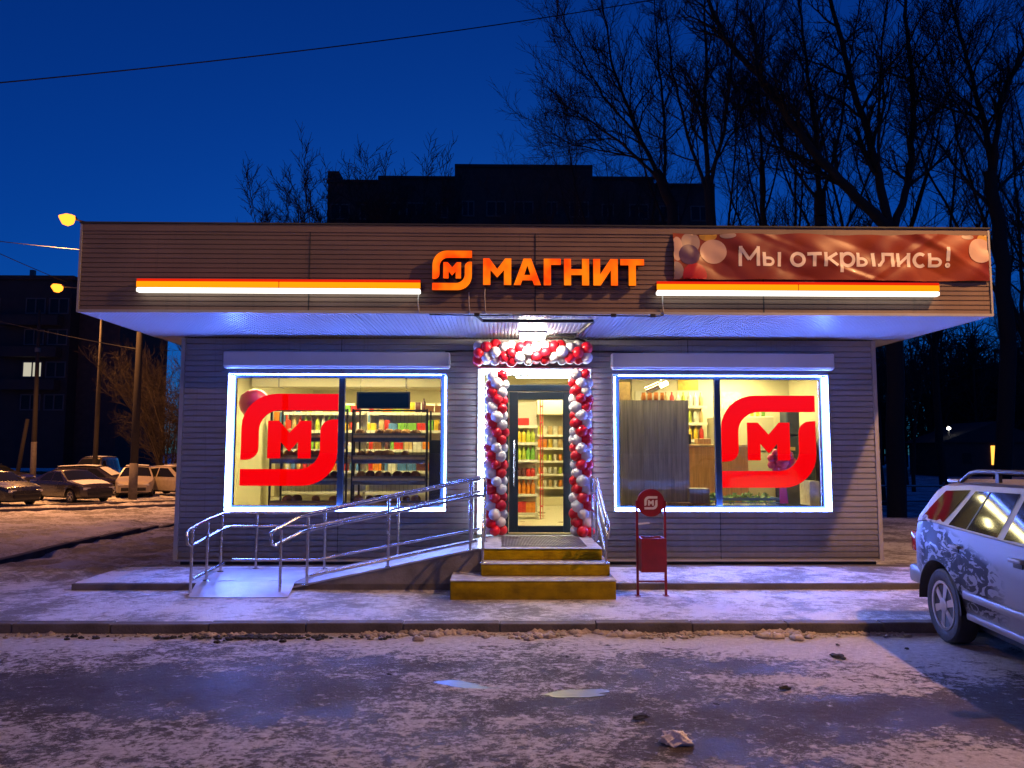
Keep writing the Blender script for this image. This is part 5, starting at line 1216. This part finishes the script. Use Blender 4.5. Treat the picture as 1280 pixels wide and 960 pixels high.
class Tree:
    def __init__(s, seed, rmin=.007): s.r = random.Random(seed); s.big = []; s.small = []; s.rmin = rmin
    def limb(s, pts, r0, r1, kids, lvl, L, wander=.10, steps=5):
        """follow given points with small wander; then sprout kids"""
        rr = s.r; P = [Vector(p) for p in pts]; path = []
        for a, b in zip(P[:-1], P[1:]):
            for k in range(steps): 
                u = k / steps; q = a.lerp(b, u)
                if path: q += Vector((rr.gauss(0, 1), rr.gauss(0, 1), rr.gauss(0, .5))) * wander * .5
                path.append(q)
        path.append(P[-1]); n = len(path) - 1
        for i in range(n):
            ra = r0 + (r1 - r0) * i / n; rb = r0 + (r1 - r0) * (i + 1) / n; d = (path[i + 1] - path[i]) * .04
            s.big.append((*(path[i] - d), *(path[i + 1] + d), ra, rb))
        for c in range(kids):
            t = (.15 + .85 * (c + rr.random()) / kids); i = min(n - 1, int(t * n)); p = path[i].lerp(path[i + 1], t * n - i); ax = (path[i + 1] - path[i]).normalized(); r = (r0 + (r1 - r0) * t)
            s.branch(p, s.turn(ax, rr.uniform(.45, 1.05)), L * rr.uniform(.55, 1.1) * (1.15 - .5 * t), min(r * .55, .07), lvl)
        s.branch(path[-1], (path[-1] - path[-2]).normalized(), L * .8, r1 * .9, lvl)
    def turn(s, d, ang):
        o = d.orthogonal().normalized(); o.rotate(Matrix.Rotation(s.r.uniform(0, 2 * PI), 3, d)); v = d * math.cos(ang) + o * math.sin(ang); v.z += .18; return v.normalized()
    def branch(s, p, d, L, r, lvl):
        rr = s.r; n = 5 if lvl > 1 else (4 if lvl == 1 else 3); step = L / n; path = [p.copy()]; d = d.copy()
        for i in range(n):
            d = (d + Vector((rr.gauss(0, .16), rr.gauss(0, .16), rr.gauss(.05, .12)))).normalized(); path.append(path[-1] + d * step)
        r = max(r, s.rmin); re = max(s.rmin * .65, r * .35); out = s.big if r > .035 else s.small
        for i in range(n): out.append((*path[i], *path[i + 1], r + (re - r) * i / n, r + (re - r) * (i + 1) / n))
        if lvl <= 0: return
        for c in range({3: 6, 2: 7, 1: 6}[lvl]):
            t = .12 + .86 * (c + rr.random()) / {3: 6, 2: 7, 1: 6}[lvl]; i = min(n - 1, int(t * n)); q = path[i].lerp(path[i + 1], t * n - i)
            s.branch(q, s.turn((path[i + 1] - path[i]).normalized(), rr.uniform(.4, .95)), L * rr.uniform(.35, .62), r * .5, lvl - 1)
    def build(s, label, loc, bark='bark', twig='twig', name='bare_tree', group='bare trees behind the shop'):
        t = thing(name, label, 'tree', loc, worldly=False, group=group)
        L = Vector(loc)
        sh = lambda segs: [(a - L.x, b - L.y, c - L.z, d - L.x, e - L.y, f - L.z, g, h) for a, b, c, d, e, f, g, h in segs]
        link('trunk', tubes_mesh('trunk', sh(s.big), 7), bark, t); link('crown', tubes_mesh('crown', sh(s.small), 3), twig, t); return t
# camera geometry used only to read off where limbs stand in space
_M = cam.rotation_euler.to_matrix(); _C = Vector(cam.location)
def at(px_, py_, Y):
    d = _M @ Vector(((px_ - 640) / 940, (480 - py_) / 940, -1)); return _C + d * ((Y - _C.y) / d.y)
def hero(label, base, trunk, limbs, seed, Y, kids=9, L=2.3, lvl=2):
    tr = Tree(seed); rr = random.Random(seed + 50)
    tp = [at(x, y, Y) for x, y in trunk]; b = Vector((base[0], Y, -.65)); r = base[1]
    tr.limb([b] + tp, r, r * .72, 0, 0, .1, .06, 4)
    for (pts, r0, dy) in limbs:
        P = []
        for i, (x, y) in enumerate(pts): P.append(at(x, y, Y + dy * i / max(1, len(pts) - 1)))
        tr.limb(P, r0 * .78, r0 * .22, kids + 9, lvl, L * 1.08, .045)
    return tr.build(label, (b.x, b.y, -.65))
hero('big forked bare tree with a long limb leaning left above the banner', (12.9, .31), [(1118, 420), (1112, 292)],
     [([(1110, 285), (1060, 236), (1008, 178), (960, 108), (905, 48), (872, -30)], .24, -1.2), ([(1112, 285), (1094, 200), (1068, 110), (1040, 10), (1020, -60)], .20, 1.0), ([(1118, 285), (1138, 215), (1143, 120), (1132, 20), (1130, -60)], .17, 2.0),
      ([(1085, 262), (1040, 225), (985, 190), (940, 140), (900, 120)], .07, 1.5), ([(1137, 220), (1165, 150), (1210, 80), (1240, 10)], .06, -1.0), ([(1098, 215), (1100, 120), (1105, 30), (1115, -40)], .07, -1.6)], 21, 13, 11, 2.2)
hero('tall bare tree at the right edge with a twisting trunk', (16.6, .28), [(1262, 430), (1250, 300), (1238, 215)],
     [([(1240, 215), (1228, 140), (1205, 60), (1180, -30)], .15, 1.0), ([(1242, 215), (1250, 130), (1280, 60), (1310, -10)], .14, -1.0), ([(1246, 270), (1200, 215), (1160, 160), (1140, 90)], .07, 1.4), ([(1245, 240), (1290, 190), (1330, 150)], .08, .6), ([(1236, 190), (1190, 120), (1168, 40)], .06, -1.4)], 22, 13.5, 11, 2.1)
hero('slim upright bare tree beside the end of the dark block', (6.6, .24), [(900, 420), (886, 240)],
     [([(886, 240), (880, 140), (884, 60), (878, -40)], .12, .5), ([(887, 235), (906, 160), (914, 80), (922, -20)], .10, -1.0), ([(888, 250), (860, 170), (840, 90), (832, 10)], .09, 1.0), ([(888, 215), (925, 150), (950, 60)], .05, .8)], 23, 14, 10, 2.0)
hero('slim bare tree with drooping crown left of the slim upright one', (4.9, .26), [(850, 420), (838, 255), (820, 215)],
     [([(822, 218), (790, 150), (765, 80), (752, 0)], .11, .6), ([(824, 222), (778, 180), (735, 150), (705, 130)], .08, -1.0), ([(830, 240), (832, 150), (822, 70), (818, -10)], .09, 1.2), ([(800, 175), (755, 120), (720, 60), (700, 10)], .06, -.6), ([(812, 200), (760, 190), (712, 180), (680, 160)], .05, .6)], 24, 16, 11, 2.2)
hero('bare tree with a straight stem between the slim tree and the forked tree', (9.6, .28), [(1012, 430), (1026, 280), (1025, 240)],
     [([(1025, 245), (1018, 150), (1005, 60), (998, -30)], .13, .4), ([(1026, 250), (1050, 170), (1060, 90), (1075, 0)], .09, 1.2), ([(1024, 255), (985, 200), (960, 130), (945, 40)], .08, -1.0), ([(1020, 180), (975, 120), (950, 40)], .05, 1.0)], 25, 15, 10, 2.1)
hero('thin bare sapling rising close behind the shop roof', (7.9, .14), [(952, 430), (955, 280), (952, 200)],
     [([(952, 200), (948, 120), (955, 30), (950, -40)], .07, .3), ([(953, 215), (972, 150), (985, 90)], .05, .9), ([(953, 225), (930, 160), (915, 100)], .05, -.9)], 26, 17, 10, 1.9)
# more bare trees, copies of three free-standing ones
def free_tree(seed, h, r, rmin=.007):
    tr = Tree(seed, rmin); rr = random.Random(seed)
    top = Vector((rr.uniform(-.5, .5), rr.uniform(-.5, .5), h * .38)); tr.limb([Vector((0, 0, -.1)), top * .5 + Vector((.1, 0, 0)), top], r, r * .75, 0, 0, .1, .05, 4)
    for k in range(5):
        a = 2 * PI * k / 5 + rr.uniform(-.4, .4); sp = rr.uniform(.10, .26) * h
        P = [top, top + Vector((math.cos(a) * sp * .4, math.sin(a) * sp * .4, h * .2)), top + Vector((math.cos(a) * sp * .8, math.sin(a) * sp * .8, h * .42)), top + Vector((math.cos(a) * sp, math.sin(a) * sp, h * .6))]
        tr.limb(P, r * .45, r * .10, 12, 2, h * .17, .06)
    return tr
protos = []
places = [(19.8, 16, 1.8, 0), (23.5, 18, 1.8, 1.1), (21.0, 24, 2.0, 2.0), (26.5, 23, 1.9, 3.0), (17.0, 22, 2.0, 4.0), (12.8, 21, 1.9, .6), (30.0, 30, 1.3, 1.7), (24.5, 33, 1.2, 2.6), (35.0, 36, 1.35, .3), (29.0, 42, 1.3, 4.4), (20.0, 38, 1.2, 5.0), (10.0, 23, 1.95, 2.2), (41.0, 46, 1.5, .9), (34.0, 52, 1.5, 3.7), (26.0, 52, 1.4, 5.5), (47.0, 55, 1.6, 1.3), (38, 28, 1.4, 2.2), (6.2, 27, 2.0, 5.2), (2.9, 30, 1.75, 3.3), (4.4, 35, 2.1, .7), (-14.6, 50, 2.2, 1.0), (-16.2, 47, 2.25, 2.3), (-11.6, 48, 2.35, 4.1), (-9.4, 52, 2.5, .2), (-17.6, 52, 2.0, 2.9), (-7.4, 48, 2.3, 5.3)]
words_ = ['nearest bare tree beyond the parked off-roader', 'bare tree at the far right behind the car roof rail', 'bare tree in the park behind the right canopy end', 'wide bare tree in the park past the right picture edge', 'bare tree between the two trunks at the right canopy end', 'bare tree showing through the fork of the big leaning tree', 'park tree before the warm lit house', 'park tree left of the small white lamp', 'park tree right of the warm lit house', 'far park tree just left of the lit house', 'far park tree low behind the canopy end', 'bare tree directly above the start of the banner', 'most distant park tree at the right edge', 'distant park tree above the lit house', 'distant park tree beside the shop wall corner', 'distant tall park tree above the car roof', 'park tree at the extreme right edge', 'bare tree before the right end of the dark block', 'thin bare tree in front of the dark block centre', 'small bare tree rising above the raised middle of the block', 'tree hidden low behind the block and shop roof', 'tree standing in front of the left end of the block', 'hazy tree top above the low left roof of the block', 'hazy tree top just left of the dark block', 'leftmost hazy tree top beside the dark block', 'hazy tree top beside the raised middle roof of the block']
for i, ((x, y, s, a), lb) in enumerate(zip(places, words_)):
    s *= .5
    if i < 3: o = free_tree(31 + i, 19.0, .20).build(lb, (0, 0, 0)); protos.append(o)
    elif i == 20: o = free_tree(37, 19.0, .20, .017).build(lb, (0, 0, 0)); protos.append(o)
    else: o = copy_tree(protos[3 if i > 20 else i % 3]); o['label'] = lb
    o.location = (x, y, -.62); o.rotation_euler = (0, 0, a); o.scale = (s, s, s)
# brushwood lit by the street lamp, left of the shop
def shrub(seed, h):
    tr = Tree(seed); rr = random.Random(seed)
    for k in range(8):
        a = rr.uniform(0, 2 * PI); sp = rr.uniform(.2, .55) * h
        tr.limb([Vector((rr.uniform(-.2, .2), rr.uniform(-.2, .2), -.05)), Vector((math.cos(a) * sp * .4, math.sin(a) * sp * .4, h * .45)), Vector((math.cos(a) * sp, math.sin(a) * sp, h * .8))], .045, .015, 9, 2, h * .30, .1, 3)
    return tr
sb = []
for i, (x, y, s, a, lb) in enumerate(((-17.0, 33.0, 1.2, 0, 'orange-lit bare brushwood beside the shop corner'), (-20.0, 34.5, 1.3, 1.3, 'orange-lit bare brushwood behind the concrete pole'), (-17.5, 38.0, 1.7, 2.7, 'taller brushwood behind the orange-lit bushes'), (-23.5, 42.0, 1.5, 4.0, 'dim brushwood left of the concrete pole'), (-14.6, 32.0, 1.5, 5.1, 'brushwood arching against the shop side wall'))):
    if i < 2: o = shrub(61 + i, 6.0).build(lb, (0, 0, 0), 'shrub_bark', 'shrub_bark', 'bare_shrub', 'brushwood left of the shop'); sb.append(o)
    else: o = copy_tree(sb[i % 2]); o['label'] = lb
    o['category'] = 'shrub'; o.location = (x, y, -.62); o.rotation_euler = (0, 0, a); o.scale = (s, s, s)

# distant dark wood closing the view on the right: too far to tell the trunks apart
wd = Tree(91); rr = random.Random(92)
for k in range(330):
    x = rr.uniform(20, 110); y = rr.uniform(70, 100); h = rr.uniform(16, 27); b = Vector((x, y, 0)); top = b + Vector((rr.uniform(-1, 1), rr.uniform(-1, 1), h * .6)); wd.big.append((*b, *top, .25, .14))
    for j in range(26):
        t = rr.uniform(.08, 1); q = b.lerp(top, t); d = Vector((rr.gauss(0, 1), rr.gauss(0, .5), rr.uniform(.3, 1.6))).normalized(); e = q + d * rr.uniform(2, 5); wd.big.append((*q, *e, .08, .03))
        for m_ in range(4): q2 = q.lerp(e, rr.uniform(.2, 1)); wd.small.append((*q2, *(q2 + Vector((rr.gauss(0, 1), rr.gauss(0, .4), rr.uniform(-.2, 1.4))).normalized() * rr.uniform(1, 2.4)), .045, .02))
o = link('far_wood', tubes_mesh('far_wood', wd.big + wd.small, 4), 'twig'); tag(o, 'distant dark wood behind the park on the right', 'wood', kind='stuff')

# ------------------------------------------------------------------ small things on the road and along the kerb
def clod_mesh(seed, m, flat=.5, sub_=2):
    bm = bmesh.new(); bmesh.ops.create_icosphere(bm, subdivisions=sub_ + 1, radius=1); r_ = random.Random(seed); ph = [r_.uniform(0, 6) for _ in range(6)]
    for v in bm.verts:
        c = v.co; k = 1 + .25 * math.sin(3 * c.x + ph[0]) * math.sin(2.6 * c.y + ph[1]) + .18 * math.sin(5 * c.z + 4 * c.x + ph[2]) + .14 * math.sin(7 * c.y + ph[3]) + r_.uniform(-.1, .1); v.co = Vector((c.x * k, c.y * k, max(c.z * k * flat, -.15)))
    me = bpy.data.meshes.new('clod'); bm.to_mesh(me); bm.free(); me.materials.append(MATS[m]); return me
cm = [clod_mesh(i, 'dirt_clod') for i in range(4)]
for i, (x, y, s, lb) in enumerate(((2.28, -5.38, .085, 'dark clod of dirt on the road ahead of the bin'), (3.12, -4.46, .13, 'flat dark clod of dirt left of the off-roader'), (1.0, -6.02, .10, 'dark scrap lying behind the plastic bag'), (.62, -4.45, .035, 'small dark clod right of the steps on the road'), (.72, -4.5, .03, 'tiny dark clod near the small one before the steps'), (1.62, -5.75, .04, 'lone dark crumb right of the plastic bag'), (3.9, -4.2, .05, 'small dark clod close to the rear wheel'), (-.93, -4.98, .04, 'small dark clod on the road left of the puddle'), (.36, -3.78, .04, 'small dark clod under the kerb before the steps'), (1.05, -4.05, .035, 'tiny dark clod near the kerb right of the steps'), (3.3, -4.05, .045, 'dark clod near the kerb left of the car wheel'))):
    o = link('dirt_clod', cm[i % 4]); o.location = (x, y, -.088); o.rotation_euler = (0, 0, i * 1.7); o.scale = (s * .62, s * .36, s * .3); tag(o, lb, 'clod', 'dark clods on the road')
bm = bmesh.new(); bmesh.ops.create_icosphere(bm, subdivisions=5, radius=1)
for v in bm.verts:
    c = v.co.copy(); k = .62
    for q, (fx, fy, fz, am) in enumerate(((1.3, .9, .5, .40), (-1.2, 1.9, 1.4, .26), (2.3, -1.4, 2.1, .18), (-3.4, 2.9, 2.6, .12), (5.3, 3.7, -4.1, .07))): k += am * (1 - abs(math.sin(fx * c.x + fy * c.y + fz * c.z + q * 1.9))) ** 3
    v.co = Vector((c.x * k, c.y * k, max(c.z * k * .9, -.25)))
me = bpy.data.meshes.new('plastic_bag'); bm.to_mesh(me); bm.free()
o = link('plastic_bag', me, 'plastic_bag', None, True); tag(o, 'crumpled white plastic bag lying on the road', 'bag'); o.location = (1.15, -6.48, -.085); o.scale = (.13, .065, .075); o.rotation_euler = (0, .12, .2)
# dirty snow crumbs heaped in the gutter along the kerb
gm = MB(); rn = random.Random(17); icv = []
bm = bmesh.new(); bmesh.ops.create_icosphere(bm, subdivisions=2, radius=1); iv = [v.co.copy() for v in bm.verts]; fi = [[v.index for v in f.verts] for f in bm.faces]; bm.free()
for k in range(900):
    x = rn.uniform(-9, 4.2) if k % 3 else rn.uniform(-1.2, 4.2); y = -3.555 - abs(rn.gauss(0, .07)) * (.4 + 1.2 * abs(math.sin(2.3 * x + 1))); s = rn.uniform(.006, .036) * (.35 + .9 * abs(math.sin(1.7 * x + .6 * math.sin(4.1 * x))) ** 1.5) * (1.15 if x > -1 else .8)
    ph = rn.uniform(0, 9); gm.add([(x + c.x * s * 1.5 * (1 + .3 * math.sin(4 * c.y + ph)), y + c.y * s * (1 + .3 * math.sin(5 * c.x + ph)), -.09 + max(c.z, -.3) * s * (.9 + .3 * math.sin(6 * c.x + ph))) for c in iv], fi)
o = gm.build('gutter_snow', 'snow_dirty', None, True); tag(o, 'dirty sand-coloured snow crumbs heaped along the kerb', 'snow', kind='stuff')
gd = MB()
for k in range(170):
    x = rn.gauss(-2.3, .35) if k < 120 else rn.uniform(-4.5, -1); y = -3.66 - abs(rn.gauss(0, .07)); s = rn.uniform(.006, .026); ph = rn.uniform(0, 9)
    gd.add([(x + c.x * s * 1.6, y + c.y * s, -.088 + max(c.z, -.3) * s * (.8 + .3 * math.sin(6 * c.x + ph))) for c in iv], fi)
o = gd.build('gutter_dirt', 'dirt_clod', None, True); tag(o, 'black dirt crumbs in the gutter below the ramp', 'dirt', kind='stuff')
# frozen puddles
mat('puddle_ice', (0.10, 0.12, 0.15), 0.34, spec=0.4, var=0.3, bump=0.3, bscale=9)
for (cx, cy, rx, ry, lb) in ((-.42, -5.36, .42, .20, 'smooth icy puddle mirroring the blue sky before the steps'), (.55, -5.45, .32, .10, 'thin wet patch mirroring the shop lights before the steps')):
    pts = []; rn = random.Random(int(cx * 100) + 7); ph = rn.uniform(0, 6)
    for i in range(36):
        a = 2 * PI * i / 36; k = 1 + .16 * math.sin(3 * a + ph) + .10 * math.sin(5 * a + 2 * ph) + .06 * math.sin(9 * a); pts.append((cx + rx * k * math.cos(a), cy + ry * k * math.sin(a)))
    o = MB().prism(pts, -.13, -.0995, 'xy').build('puddle', 'puddle_ice'); o['kind'] = 'structure'; o['label'] = lb
for o in bpy.data.objects:
    if '_w' in o: del o['_w']
